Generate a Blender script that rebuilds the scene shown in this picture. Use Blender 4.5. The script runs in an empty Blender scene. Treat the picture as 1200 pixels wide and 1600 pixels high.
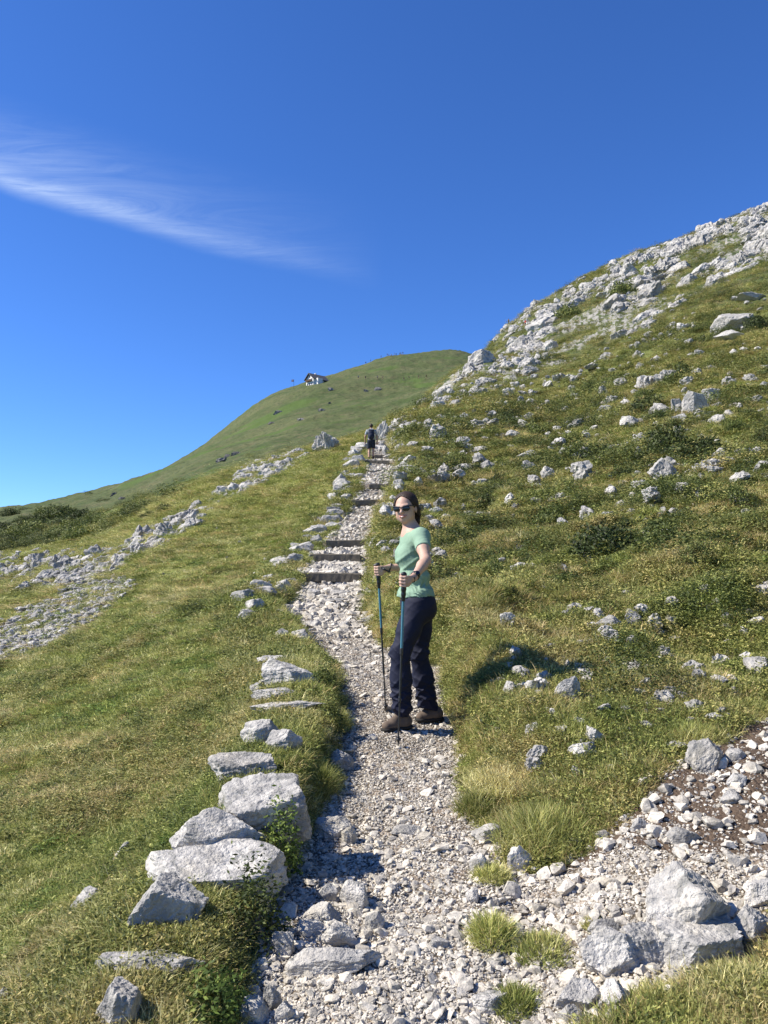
import bpy, bmesh, math, random
import numpy as np
from math import radians, sin, cos, pi
from mathutils import Vector, Matrix, Quaternion

sc = bpy.context.scene
ROOT = sc.collection
sc.cycles.max_bounces = 5; sc.cycles.diffuse_bounces = 3; sc.cycles.transmission_bounces = 3; sc.cycles.transparent_max_bounces = 4
sc.cycles.caustics_reflective = False; sc.cycles.caustics_refractive = False
R = random.Random(7)

# ------------------------------------------------------------------ camera, sky, sun
F = 1200.0                      # focal length in pixels of the 1200x1600 photograph
PITCH = math.atan(80 / 1200)    # eye level lies 80 px below the middle of the picture
CAM = np.array([0.0, 0.0, 1.5])
cd = bpy.data.cameras.new('camera')
cd.sensor_fit = 'VERTICAL'; cd.sensor_height = 36; cd.lens = 27
cd.clip_start = 0.05; cd.clip_end = 9000
cam = bpy.data.objects.new('camera', cd); ROOT.objects.link(cam)
cam.location = CAM; cam.rotation_euler = (pi / 2 + PITCH, 0, 0)
sc.camera = cam

SUN_EL = radians(43); SUN_AZ = radians(-92)     # azimuth from +Y towards +X: the sun stands to the left
sdir = Vector((sin(SUN_AZ) * cos(SUN_EL), cos(SUN_AZ) * cos(SUN_EL), sin(SUN_EL)))
sl = bpy.data.lights.new('sun', 'SUN'); sl.energy = 5.0; sl.angle = radians(0.5); sl.color = (1.0, 0.935, 0.82)
sun = bpy.data.objects.new('sun', sl); ROOT.objects.link(sun)
sun.rotation_euler = sdir.to_track_quat('Z', 'Y').to_euler()

sc.view_settings.view_transform = 'Standard'; sc.view_settings.look = 'None'
sc.view_settings.exposure = 0.75; sc.view_settings.gamma = 1

world = bpy.data.worlds.new('World'); sc.world = world; world.use_nodes = True
wt = world.node_tree; wt.nodes.clear()

class NT:
    """tiny node-building helper"""
    def __init__(s, tree): s.t = tree
    def n(s, typ, **kw):
        nd = s.t.nodes.new(typ)
        for k, v in kw.items(): setattr(nd, k, v)
        return nd
    def link(s, a, b): s.t.links.new(a, b)
    def put(s, sock, v):
        if hasattr(v, 'is_linked') or isinstance(v, bpy.types.NodeSocket): s.link(v, sock)
        else: sock.default_value = v
    def math(s, op, a, b=None, c=None, clamp=False):
        m = s.n('ShaderNodeMath', operation=op, use_clamp=clamp)
        s.put(m.inputs[0], a)
        if b is not None: s.put(m.inputs[1], b)
        if c is not None: s.put(m.inputs[2], c)
        return m.outputs[0]
    def mix(s, f, a, b, blend='MIX'):
        m = s.n('ShaderNodeMix', data_type='RGBA', blend_type=blend)
        s.put(m.inputs[0], f)
        s.put(m.inputs[6], a if not isinstance(a, tuple) else (*a[:3], 1))
        s.put(m.inputs[7], b if not isinstance(b, tuple) else (*b[:3], 1))
        return m.outputs[2]
    def ramp(s, f, pts):
        r = s.n('ShaderNodeValToRGB'); cr = r.color_ramp
        while len(cr.elements) < len(pts): cr.elements.new(0.5)
        for e, (p, c) in zip(cr.elements, pts):
            e.position = p
            e.color = (c, c, c, 1) if isinstance(c, (int, float)) else (*c[:3], 1)
        s.put(r.inputs[0], f); return r.outputs[0]
    def maprange(s, v, a, b, c, d, interp='SMOOTHSTEP'):
        m = s.n('ShaderNodeMapRange', interpolation_type=interp)
        s.put(m.inputs[0], v)
        for i, x in enumerate((a, b, c, d)): s.put(m.inputs[i + 1], x)
        return m.outputs[0]
    def noise(s, vec, scale, detail=4, rough=.55, dist=0.0):
        m = s.n('ShaderNodeTexNoise'); s.put(m.inputs['Vector'], vec)
        m.inputs['Scale'].default_value = scale; m.inputs['Detail'].default_value = detail
        m.inputs['Roughness'].default_value = rough; m.inputs['Distortion'].default_value = dist
        return m.outputs[0]
    def mapping(s, vec, scale=(1, 1, 1), rot=(0, 0, 0), loc=(0, 0, 0)):
        m = s.n('ShaderNodeMapping'); s.put(m.inputs[0], vec)
        m.inputs[1].default_value = loc; m.inputs[2].default_value = rot; m.inputs[3].default_value = scale
        return m.outputs[0]

W = NT(wt)
sky = W.n('ShaderNodeTexSky', sky_type='NISHITA')
sky.sun_disc = False; sky.sun_elevation = SUN_EL; sky.sun_rotation = SUN_AZ
sky.altitude = 1900; sky.air_density = 1.0; sky.dust_density = 0.25; sky.ozone_density = 3.0
hs = W.n('ShaderNodeHueSaturation'); hs.inputs['Saturation'].default_value = 1.12
W.link(sky.outputs[0], hs.inputs['Color'])
geo = W.n('ShaderNodeTexCoord'); sep = W.n('ShaderNodeSeparateXYZ'); W.link(geo.outputs['Generated'], sep.inputs[0])
# one long wisp of cirrus, laid out by direction in the sky
ysafe = W.math('MAXIMUM', sep.outputs[1], 0.05)
u = W.math('DIVIDE', sep.outputs[0], ysafe); w = W.math('DIVIDE', sep.outputs[2], ysafe)
comb = W.n('ShaderNodeCombineXYZ'); W.link(u, comb.inputs[0]); W.link(w, comb.inputs[1])
wob = W.noise(comb.outputs[0], 5.0, 3)
u1 = W.math('ADD', u, 0.5)
# centre line of the wisp: falls quickly first, then flattens to the right
w0 = W.math('ADD', W.math('MULTIPLY', u1, -0.335), 0.507)
w0 = W.math('ADD', w0, W.math('MULTIPLY', W.math('MULTIPLY', u1, u1), 0.143))
dw = W.math('SUBTRACT', W.math('ADD', w, W.math('MULTIPLY', W.math('SUBTRACT', wob, 0.5), 0.025)), w0)
streak = W.noise(W.mapping(comb.outputs[0], (5, 38, 1), (0, 0, radians(17))), 1.0, 10, .72, 1.6)
lower = W.maprange(dw, -0.020, 0.008, 0, 1)
core = W.math('MULTIPLY', lower, W.maprange(dw, 0.0, 0.030, 1, 0))
veil = W.math('MULTIPLY', lower, W.maprange(dw, 0.0, 0.13, 0.30, 0))
den = W.math('ADD', W.math('MULTIPLY', core, W.maprange(streak, .2, .75, 0.08, 0.29)), W.math('MULTIPLY', veil, W.maprange(streak, .25, .8, .25, 1.0)))
den = W.math('MULTIPLY', den, W.maprange(u, -0.45, 0.0, 1.0, 0.0, 'LINEAR'))
den = W.math('MULTIPLY', den, W.maprange(sep.outputs[1], 0.05, 0.3, 0, 1), clamp=True)
tint = W.mix(1.0, hs.outputs[0], (.69, .98, 1.47), 'MULTIPLY')
cloud = W.mix(den, tint, (6.5, 7.6, 9.0))
bg = W.n('ShaderNodeBackground'); bg.inputs[1].default_value = 0.083
W.link(cloud, bg.inputs[0])
out = W.n('ShaderNodeOutputWorld'); W.link(bg.outputs[0], out.inputs[0])

# ------------------------------------------------------------------ helpers
def tag(o, label=None, cat=None, group=None, kind=None):
    if label: o['label'] = label
    if cat: o['category'] = cat
    if group: o['group'] = group
    if kind: o['kind'] = kind
    return o

def empty(name, loc=(0, 0, 0), rz=0, **kw):
    o = bpy.data.objects.new(name, None); ROOT.objects.link(o)
    o.empty_display_size = .1
    o.location = loc; o.rotation_euler = (0, 0, rz)
    return tag(o, **kw)

def mesh_np(name, V, Fc, mats=None, smooth=True):
    """V (n,3); Fc list/array of quads or tris (array) or list of arrays"""
    me = bpy.data.meshes.new(name)
    if isinstance(Fc, np.ndarray): Fc = [Fc]
    Fc = [np.asarray(f, dtype=np.int32) for f in Fc if len(f)]
    tot = sum(f.size for f in Fc); nf = sum(len(f) for f in Fc)
    me.vertices.add(len(V)); me.vertices.foreach_set('co', np.asarray(V, dtype=np.float32).ravel())
    me.loops.add(tot); me.loops.foreach_set('vertex_index', np.concatenate([f.ravel() for f in Fc]))
    me.polygons.add(nf)
    sizes = np.concatenate([np.full(len(f), f.shape[1], dtype=np.int32) for f in Fc])
    starts = np.concatenate([[0], np.cumsum(sizes)[:-1]]).astype(np.int32)
    me.polygons.foreach_set('loop_start', starts)
    me.polygons.foreach_set('use_smooth', np.full(nf, smooth))
    me.update(calc_edges=True); me.validate()
    for m in (mats or []): me.materials.append(m)
    return me

def obj_me(name, me, parent=None, loc=None):
    o = bpy.data.objects.new(name, me); ROOT.objects.link(o)
    if parent: o.parent = parent
    if loc is not None: o.location = loc
    return o

def copy_tree(o, parent=None):
    c = o.copy(); ROOT.objects.link(c); c.parent = parent
    for ch in o.children: copy_tree(ch, c)
    return c

# value noise in numpy
def _hash(ix, iy, iz, seed):
    n = (ix.astype(np.int64) * 374761393 + iy.astype(np.int64) * 668265263 + iz.astype(np.int64) * 1442695041 + seed * 974634777) & 0xffffffff
    n = ((n ^ (n >> 13)) * 1274126177) & 0xffffffff
    n = ((n ^ (n >> 15)) * 2246822519) & 0xffffffff
    return ((n ^ (n >> 16)) & 0xffff) / 65535.0
def vnoise(x, y, z=None, seed=0):
    x = np.asarray(x, float); y = np.asarray(y, float)
    if z is None:
        ix = np.floor(x); iy = np.floor(y); fx = x - ix; fy = y - iy
        fx = fx * fx * (3 - 2 * fx); fy = fy * fy * (3 - 2 * fy); z0 = np.zeros_like(ix)
        a = _hash(ix, iy, z0, seed); b = _hash(ix + 1, iy, z0, seed); c = _hash(ix, iy + 1, z0, seed); d = _hash(ix + 1, iy + 1, z0, seed)
        return (a + (b - a) * fx) * (1 - fy) + (c + (d - c) * fx) * fy
    ix = np.floor(x); iy = np.floor(y); iz = np.floor(z); fx = x - ix; fy = y - iy; fz = z - iz
    fx = fx * fx * (3 - 2 * fx); fy = fy * fy * (3 - 2 * fy); fz = fz * fz * (3 - 2 * fz)
    r = 0
    for k in (0, 1):
        a = _hash(ix, iy, iz + k, seed); b = _hash(ix + 1, iy, iz + k, seed); c = _hash(ix, iy + 1, iz + k, seed); d = _hash(ix + 1, iy + 1, iz + k, seed)
        v = (a + (b - a) * fx) * (1 - fy) + (c + (d - c) * fx) * fy
        r = r + v * (fz if k else 1 - fz)
    return r
def fbm(x, y, z=None, seed=0, oc=4, gain=.5):
    """about -1..1"""
    s = 0; a = 1; tot = 0
    x = np.asarray(x, float); y = np.asarray(y, float)
    for i in range(oc):
        s = s + a * (vnoise(x, y, z, seed + i * 17) * 2 - 1); tot += a; a *= gain
        x, y = (x * 1.6 - y * 1.2) + 13.7, (x * 1.2 + y * 1.6) + 5.1
        if z is not None: z = z * 2.03 + 7.7
    return s / tot
def sstep(x, a, b):
    t = np.clip((x - a) / (b - a), 0, 1); return t * t * (3 - 2 * t)

# pixel <-> world
cP, sP = cos(PITCH), sin(PITCH)
def unproj(px, py, Y):
    a = (np.asarray(px, float) - 600) / F; b = (800 - np.asarray(py, float)) / F
    t = Y / (cP - b * sP)
    return np.stack(np.broadcast_arrays(a * t, Y + 0 * t, CAM[2] + (sP + b * cP) * t), -1)
def proj(x, y, z):
    zz = z - CAM[2]; d = y * cP + zz * sP; d = np.where(d > 0.05, d, 0.05)
    return 600 + F * x / d, 800 - F * (-y * sP + zz * cP) / d

# ------------------------------------------------------------------ shape of the land
CT = {
 -500: [(1400, 3.8), (1200, 6.6), (1000, 16), (900, 42), (850, 100), (800, 260), (830, 450), (850, 1500)],
 0: [(1600, 2.5), (1400, 3.6), (1200, 6), (1100, 8.6), (1000, 14), (950, 20), (915, 32), (890, 42), (850, 75), (825, 130), (797, 260), (815, 380), (840, 1500)],
 150: [(1600, 2.45), (1400, 3.4), (1200, 5.4), (1100, 7.5), (1000, 11.5), (950, 15), (900, 22), (868, 31), (845, 45), (822, 75), (803, 130), (776, 290), (800, 420), (830, 1500)],
 300: [(1600, 2.35), (1400, 3.1), (1200, 4.9), (1050, 7.2), (950, 11), (870, 17.5), (810, 27), (770, 40), (768, 60), (752, 90), (732, 160), (708, 320), (735, 440), (800, 1500)],
 400: [(1600, 2.25), (1400, 2.95), (1250, 3.85), (1100, 5.8), (1000, 8.2), (900, 15), (830, 22), (780, 30), (742, 40), (728, 50), (725, 80), (703, 140), (660, 290), (630, 390), (660, 500), (790, 1500)],
 480: [(1500, 2.55), (1300, 3.55), (1150, 5.0), (1050, 6.9), (960, 10), (880, 15.5), (800, 24), (745, 33), (712, 45), (712, 80), (690, 140), (650, 250), (598, 420), (630, 520), (780, 1500)],
 560: [(1600, 2.31), (1350, 3.3), (1150, 5.1), (1050, 7.0), (1000, 9), (950, 11), (905, 14), (850, 18.5), (800, 23), (760, 26.5), (740, 29), (720, 35), (704, 42), (690, 50), (705, 80), (672, 160), (625, 280), (571, 430), (600, 540), (780, 1500)],
 600: [(1600, 2.3), (1350, 3.3), (1137, 5.33), (1050, 6.8), (950, 10.5), (850, 17.5), (760, 26.5), (740, 29), (718, 37.5), (697, 45), (680, 54), (705, 85), (662, 170), (620, 280), (561, 440), (595, 560), (780, 1500)],
 650: [(1400, 3.05), (1137, 5.33), (1060, 6.4), (1000, 7.9), (920, 11.8), (840, 17.5), (770, 25), (710, 36), (680, 46), (645, 68), (675, 105), (640, 200), (600, 320), (553, 450), (585, 560), (780, 1500)],
 720: [(1600, 2.28), (1400, 3.05), (1250, 4.0), (1150, 4.95), (1085, 5.7), (1035, 6.7), (980, 9), (900, 13.5), (820, 20), (750, 29), (700, 38), (650, 56), (610, 88), (578, 118), (610, 170), (590, 280), (549, 455), (590, 570), (780, 1500)],
 800: [(1600, 2.25), (1400, 3.05), (1250, 3.9), (1150, 4.8), (1040, 6.3), (960, 8.8), (880, 13), (800, 20), (730, 31), (670, 50), (610, 85), (560, 130), (508, 190), (545, 250), (570, 400), (620, 600), (760, 1500)],
 900: [(1600, 2.2), (1400, 3.0), (1200, 4.1), (1050, 5.8), (950, 8.6), (850, 14), (770, 22), (700, 36), (630, 62), (560, 105), (500, 160), (447, 225), (490, 290), (560, 500), (760, 1500)],
 1000: [(1600, 2.15), (1400, 2.9), (1200, 3.9), (1050, 5.5), (950, 8), (850, 12.5), (750, 22), (650, 40), (560, 75), (480, 130), (396, 220), (440, 290), (520, 500), (760, 1500)],
 1100: [(1600, 2.1), (1400, 2.8), (1200, 3.8), (1050, 5.4), (900, 9.2), (800, 15), (700, 25), (600, 47), (500, 88), (420, 150), (364, 210), (420, 280), (520, 500), (760, 1500)],
 1200: [(1600, 2.1), (1400, 2.75), (1150, 4.0), (1000, 6), (900, 8.8), (800, 14), (700, 24), (600, 43), (500, 78), (400, 130), (326, 195), (390, 270), (500, 500), (760, 1500)],
 1700: [(1400, 2.6), (1150, 3.8), (950, 6), (800, 10), (650, 20), (500, 42), (350, 90), (250, 150), (330, 250), (500, 500), (740, 1500)],
}
OY = 3.0                        # the polar grid of the land is centred 3 m behind the camera
cp = []
for px, lst in CT.items():
    for py, Y in lst: cp.append(unproj(px, py, Y))
cp += [np.array(v, float) for v in [(0, 0, 0), (0, 1.2, .03), (-3, 0, -.35), (3, 0, .55), (0, -2, -.15), (-2, -2, -.4), (2, -2, .25), (-8, -1, -1.6), (8, -1, 2.6), (-14, 2, -2.4), (14, 2, 5.5), (-40, 5, -7), (40, 5, 19), (-200, 20, -30), (160, 20, 80), (-1200, 50, -200), (1200, 50, 200)]]
cp = np.array(cp)
def uv_(x, y):
    yy = y + OY; r = np.hypot(x, yy); return np.arctan2(x, yy) * 2.6, np.log(np.maximum(r, .4)), r
cu, cv, cr_ = uv_(cp[:, 0], cp[:, 1]); cq = cp[:, 2] / cr_
MQ = 0.10
D = np.sqrt((cu[:, None] - cu) ** 2 + (cv[:, None] - cv) ** 2 + MQ ** 2)
A = np.zeros((len(cp) + 3,) * 2); A[:len(cp), :len(cp)] = D + np.eye(len(cp)) * -0.004
P = np.stack([np.ones_like(cu), cu, cv], 1); A[:len(cp), len(cp):] = P; A[len(cp):, :len(cp)] = P.T
coef = np.linalg.solve(A, np.concatenate([cq, np.zeros(3)]))
GU = np.linspace(-1.75 * 2.6, 1.75 * 2.6, 420); GV = np.linspace(math.log(.4), math.log(4200), 420)
gu, gv = np.meshgrid(GU, GV, indexing='ij')
GQ = coef[-3] + coef[-2] * gu + coef[-1] * gv
for i in range(len(cp)): GQ += coef[i] * np.sqrt((gu - cu[i]) ** 2 + (gv - cv[i]) ** 2 + MQ ** 2)
def H0(x, y):
    u, v, r = uv_(np.asarray(x, float), np.asarray(y, float))
    a = np.clip((u - GU[0]) / (GU[1] - GU[0]), 0, 418.999); b = np.clip((v - GV[0]) / (GV[1] - GV[0]), 0, 418.999)
    i = a.astype(int); j = b.astype(int); fa = a - i; fb = b - j
    q = (GQ[i, j] * (1 - fa) + GQ[i + 1, j] * fa) * (1 - fb) + (GQ[i, j + 1] * (1 - fa) + GQ[i + 1, j + 1] * fa) * fb
    return q * r

# path: rows (py, left px, right px, Y)
PR = np.array([(1900, 250, 930, 1.2), (1600, 340, 800, 2.31), (1500, 385, 795, 2.65), (1400, 432, 775, 3.05), (1300, 480, 742, 3.6), (1200, 510, 735, 4.45), (1137, 530, 722, 5.33),
               (1080, 527, 705, 6.2), (1050, 520, 690, 6.9), (1000, 468, 590, 9), (965, 432, 576, 10.3), (940, 448, 576, 11.6), (905, 470, 580, 14), (880, 482, 580, 16.2), (850, 502, 582, 18.5),
               (820, 525, 590, 21.2), (800, 540, 602, 23), (780, 553, 612, 24.8), (760, 560, 622, 26.5), (740, 565, 628, 29), (720, 568, 620, 36), (700, 578, 610, 44), (690, 590, 615, 50)], float)
_X = lambda px, py, Y: unproj(px, py, Y)[..., 0]
PL = _X(PR[:, 1], PR[:, 0], PR[:, 3]); PRt = _X(PR[:, 2], PR[:, 0], PR[:, 3]); PY = PR[:, 3]
def path_edges(y): return np.interp(y, PY, PL), np.interp(y, PY, PRt)
LOGS = [(518, 907, 90), (524, 881, 78), (540, 851, 60), (572, 790, 46), (598, 763, 42), (589, 729, 40), (584, 714, 33)]  # px, py, width px

def path_base(y):
    l, r = path_edges(y); c = (l + r) / 2
    s = 0
    for d in (-.6, -.2, .2, .6): s = s + H0(c, y + d * np.minimum(1, y * .15))
    return s / 4
# world Y of every log, by where its row of the path lies
LOGY = [float(np.interp(-py, -PR[:, 0], PR[:, 3])) for (_, py, _) in LOGS]
STEP = 0.17
def saw(y):
    y = np.asarray(y, float); out = np.zeros_like(y)
    ys = [LOGY[0] - 2.2] + LOGY + [LOGY[-1] + 4]
    for i in range(1, len(ys) - 1):
        a, b = ys[i], ys[i + 1]
        m = (y >= a) & (y < b); out = np.where(m, STEP / 2 * (1 - 2 * (y - a) / (b - a)), out)
    m = (y >= ys[0]) & (y < ys[1]); out = np.where(m, -STEP / 2 * (y - ys[0]) / (ys[1] - ys[0]), out)
    return out

def inpoly(px, py, poly):
    res = np.zeros(np.shape(px), bool); n = len(poly)
    for i in range(n):
        x1, y1 = poly[i]; x2, y2 = poly[(i + 1) % n]
        c = ((y1 > py) != (y2 > py)) & (px < (x2 - x1) * (py - y1) / (y2 - y1 + 1e-9) + x1)
        res ^= c
    return res
# patches of ground, drawn once as outlines and stored on the land itself
SCREE = [(735, 1345), (770, 1290), (830, 1370), (930, 1330), (1010, 1225), (1080, 1190), (1160, 1130), (1320, 1060), (1420, 1330), (1250, 1400), (1180, 1510), (1060, 1530), (900, 1640), (790, 1640), (760, 1500)]
DIRT = [(860, 1375), (1000, 1225), (1060, 1215), (1200, 1120), (1330, 1100), (1330, 1330), (1150, 1350), (1000, 1345)]
SCREE_L = [(-60, 1060), (-60, 985), (40, 955), (150, 900), (215, 905), (160, 945), (90, 1000), (10, 1040)]
ROCK_R = [(590, 705), (612, 668), (650, 640), (700, 605), (742, 566), (800, 515), (850, 484), (920, 446), (1000, 399), (1100, 364), (1260, 295), (1260, 395), (1160, 425), (1090, 460), (1000, 520), (940, 535), (880, 560), (800, 600), (730, 632), (660, 662), (630, 690)]
ROCK_L = [(-60, 890), (50, 862), (130, 868), (200, 850), (240, 822), (300, 790), (340, 768), (400, 722), (470, 700), (480, 712), (440, 742), (380, 770), (300, 812), (240, 850), (190, 885), (110, 915), (-60, 928)]
def masks(x, y, z):
    px, py = proj(x, y, z)
    n1 = fbm(x * 1.7, y * 1.7, seed=3, oc=4); n2 = fbm(x * .35, y * .35, seed=9, oc=4)
    l, r = path_edges(y); wd = r - l
    e = np.minimum(x - l, r - x) + n1 * 0.16 * np.clip(wd, .3, 1)
    gravel = sstep(e, -.05, .10) * (y < 50)
    j = 14 * n1
    near = (y < 9) & (y > 0)
    s2 = inpoly(px + j, py + j, SCREE) & near
    gravel = np.maximum(gravel, s2 * 1.0)
    dirt = (inpoly(px + 2 * j, py + j, DIRT) & near) * 1.0
    k = n2 * 16
    rock = (inpoly(px + k, py + k, ROCK_R) & (y > 40) & (y < 300)) * sstep(n1 * .4 + fbm(x * .09, y * .06, seed=31, oc=3), -.10, .12)
    rockl = (inpoly(px + k * .6, py + k * .6, ROCK_L) & (y > 14) & (y < 110)) * sstep(n1 * .4 + fbm(x * .2, y * .15, seed=33, oc=3), -.12, .08)
    scl = (inpoly(px + k, py + k, SCREE_L) & (y > 8) & (y < 40)) * 1.0
    return gravel, dirt, np.maximum(rock, rockl), scl
def H(x, y, detail=True):
    x = np.asarray(x, float); y = np.asarray(y, float)
    z = H0(x, y)
    r = np.hypot(x, y)
    l, rr = path_edges(y); wd = rr - l
    # turf bank held by stones on the left of the path, small bank on the right
    nearf = sstep(y, 1.0, 2.2) * (1 - sstep(y, 30, 50))
    bl = (.09 * (1 - sstep(y, 5, 9)) + .07) * nearf
    z = z + bl * np.exp(-((x - (l - .30)) / .34) ** 2)
    br = .20 * sstep(y, 3.8, 4.6) * (1 - sstep(y, 24, 40))
    z = z + br * np.exp(-((x - (rr + .40)) / .36) ** 2)
    if detail:
        out_ = 1 - sstep(np.minimum(x - l, rr - x), -.35, -.05) * (y < 50)
        am = np.clip(r / 9, .28, 1.2)
        z = z + out_ * ((.13 + .13 * (x > rr)) * am * fbm(x * .9, y * .9, seed=41, oc=4) + .10 * (x > rr) * am * fbm(x * 2.1, y * 2.1, seed=42, oc=3) + .34 * (x > rr) * np.clip(am, .3, 1) * sstep(r, 3, 8) * (1 - np.abs(fbm(x * .9 + .3 * y, y * .8, seed=44, oc=3)) * 2.2) + .28 * sstep(r, 8, 30) * fbm(x * .22, y * .22, seed=43, oc=3) + .035 * fbm(x * 4, y * 4, seed=45, oc=3))
        far = sstep(r, 60, 160)
        z = z + far * (1.5 * fbm(x * .045, y * .045, seed=47, oc=5, gain=.6) + .6 * fbm(x * .25, y * .25, seed=49, oc=4, gain=.6))
        z = z + sstep(r, 100, 300) * (1 - sstep(r, 500, 900)) * (2.5 * fbm(x * .016 + 3, y * .02, seed=51, oc=4, gain=.55))
    # the path itself
    zp = path_base(y) + saw(y)
    if detail: zp = zp + .035 * fbm(x * 2.6, y * 2.6, seed=55, oc=4) + .010 * fbm(x * 13, y * 13, seed=57, oc=2)
    e = np.minimum(x - l, rr - x)
    m = sstep(e, -.13, .03) * (1 - sstep(y, 46, 50)) * (y > -5)
    return z * (1 - m) + zp * m
def HR(x, y):
    """land with its rock bands pushed up into ledges"""
    z = H(x, y); g, d, rk, s = masks(x, y, H0(x, y))
    sc_ = np.clip(np.hypot(x, y) / 150, .25, 1.3)
    xx, yy = x / sc_, y / sc_
    n = fbm(xx * .16, yy * .16, seed=61, oc=4)
    led = (np.floor(n * 9) / 9 - n)
    rid = 1 - np.abs(fbm(xx * .30, yy * .30, seed=63, oc=4)) * 2
    return z + rk * sc_ * (.4 * rid + .9 * led + .25 * fbm(xx * .8, yy * .8, seed=65, oc=3))
YS = np.exp(np.linspace(math.log(1.5), math.log(600), 2600))
def hit(px, py, fn=None):
    """where the view ray through a pixel of the photograph meets the land"""
    p = unproj(px, py, YS)
    h = (fn or H)(p[:, 0], p[:, 1])
    b = np.nonzero(p[:, 2] <= h)[0]
    if len(b) == 0: return None
    i = b[0]
    return np.array([p[i, 0], p[i, 1], h[i]])
def slope_n(x, y, e=.15):
    a = H(np.array([x + e, x - e, x, x]), np.array([y, y, y + e, y - e]), False)
    v = Vector((-(a[0] - a[1]) / (2 * e), -(a[2] - a[3]) / (2 * e), 1)); return v.normalized()
# ------------------------------------------------------------------ materials
def new_mat(name, rough=.9, spec=.25):
    m = bpy.data.materials.new(name); m.use_nodes = True
    t = NT(m.node_tree); b = m.node_tree.nodes['Principled BSDF']
    b.inputs['Roughness'].default_value = rough; b.inputs['Specular IOR Level'].default_value = spec
    return m, t, b
def bump(t, b, h, strength=.5, dist=.02):
    n = t.n('ShaderNodeBump'); n.inputs['Strength'].default_value = strength; n.inputs['Distance'].default_value = dist
    t.put(n.inputs['Height'], h); t.link(n.outputs[0], b.inputs['Normal'])
def plain(name, col, rough=.7, spec=.3, nscale=40, namt=.25, metallic=0):
    m, t, b = new_mat(name, rough, spec)
    tc = t.n('ShaderNodeTexCoord')
    n = t.noise(tc.outputs['Object'], nscale, 4)
    c = t.mix(n, tuple(x * (1 - namt) for x in col), tuple(x * (1 + namt) for x in col))
    t.link(c, b.inputs['Base Color']); b.inputs['Metallic'].default_value = metallic
    bump(t, b, n, .25, .003)
    return m

def rock_color(t, vec, tint=0.0):
    """weathered pale limestone: broad tone, grey lichen, darker streaks and cracks"""
    a = t.noise(vec, 1.3, 5, .6); c = t.noise(vec, 6.0, 6, .65); d = t.noise(vec, 34, 4, .6)
    base = t.mix(t.ramp(a, [(.3, 0), (.7, 1)]), (.40, .385, .36), (.62, .59, .54))
    base = t.mix(t.ramp(c, [(.42, 0), (.60, .70)]), base, (.22, .215, .21))
    lch = t.noise(vec, 3.3, 6, .7, 1.2)
    base = t.mix(t.ramp(lch, [(.56, 0), (.60, .65)]), base, (.17, .17, .155))
    st = t.noise(t.mapping(vec, (5, 5, 1.1), (.2, .15, 0)), 1.6, 5, .62)
    base = t.mix(t.ramp(st, [(.52, 0), (.66, .5)]), base, (.19, .19, .195))
    base = t.mix(t.ramp(d, [(.35, .22), (.65, 0)]), base, (.16, .155, .15))
    ye = t.noise(vec, 2.6, 4)
    return t.mix(t.ramp(ye, [(.55, 0), (.75, .4)]), base, (.47, .42, .33)), c, d
def rock_mat(name, scale=1.0, bumpd=.03, dark=1.0, var=.35, warm_=(1, .99, .97)):
    m, t, b = new_mat(name, .93, .15)
    g = t.n('ShaderNodeNewGeometry')
    oi = t.n('ShaderNodeObjectInfo')
    v = t.mapping(g.outputs['Position'], (scale,) * 3)
    col, c, d = rock_color(t, v)
    k = t.math('MULTIPLY_ADD', oi.outputs['Random'], var, .80 * dark)
    hsv = t.n('ShaderNodeHueSaturation'); t.put(hsv.inputs['Value'], k); t.link(col, hsv.inputs['Color'])
    warm = t.mix(1.0, hsv.outputs[0], warm_, 'MULTIPLY'); t.link(warm, b.inputs['Base Color'])
    vo = t.n('ShaderNodeTexVoronoi', feature='DISTANCE_TO_EDGE'); vo.inputs['Scale'].default_value = 3.5
    dist = t.mix(.12, v, t.n('ShaderNodeTexNoise').outputs[1]); t.link(dist, vo.inputs['Vector'])
    cr = t.ramp(vo.outputs[0], [(0, 0), (.035, 1)])
    h = t.math('ADD', t.math('MULTIPLY', c, 1.2), t.math('MULTIPLY', d, .35)); h = t.math('ADD', h, t.math('MULTIPLY', cr, .03))
    bump(t, b, h, .8, bumpd)
    return m
M = {}
M['rock'] = rock_mat('limestone', 2.2, .035, 1.12)
M['rock_far'] = rock_mat('limestone_far', .35, .25, 1.16)
M['gravel'] = rock_mat('gravel_stone', 6.0, .008, 1.16, .75, (1, .955, .87))

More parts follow.
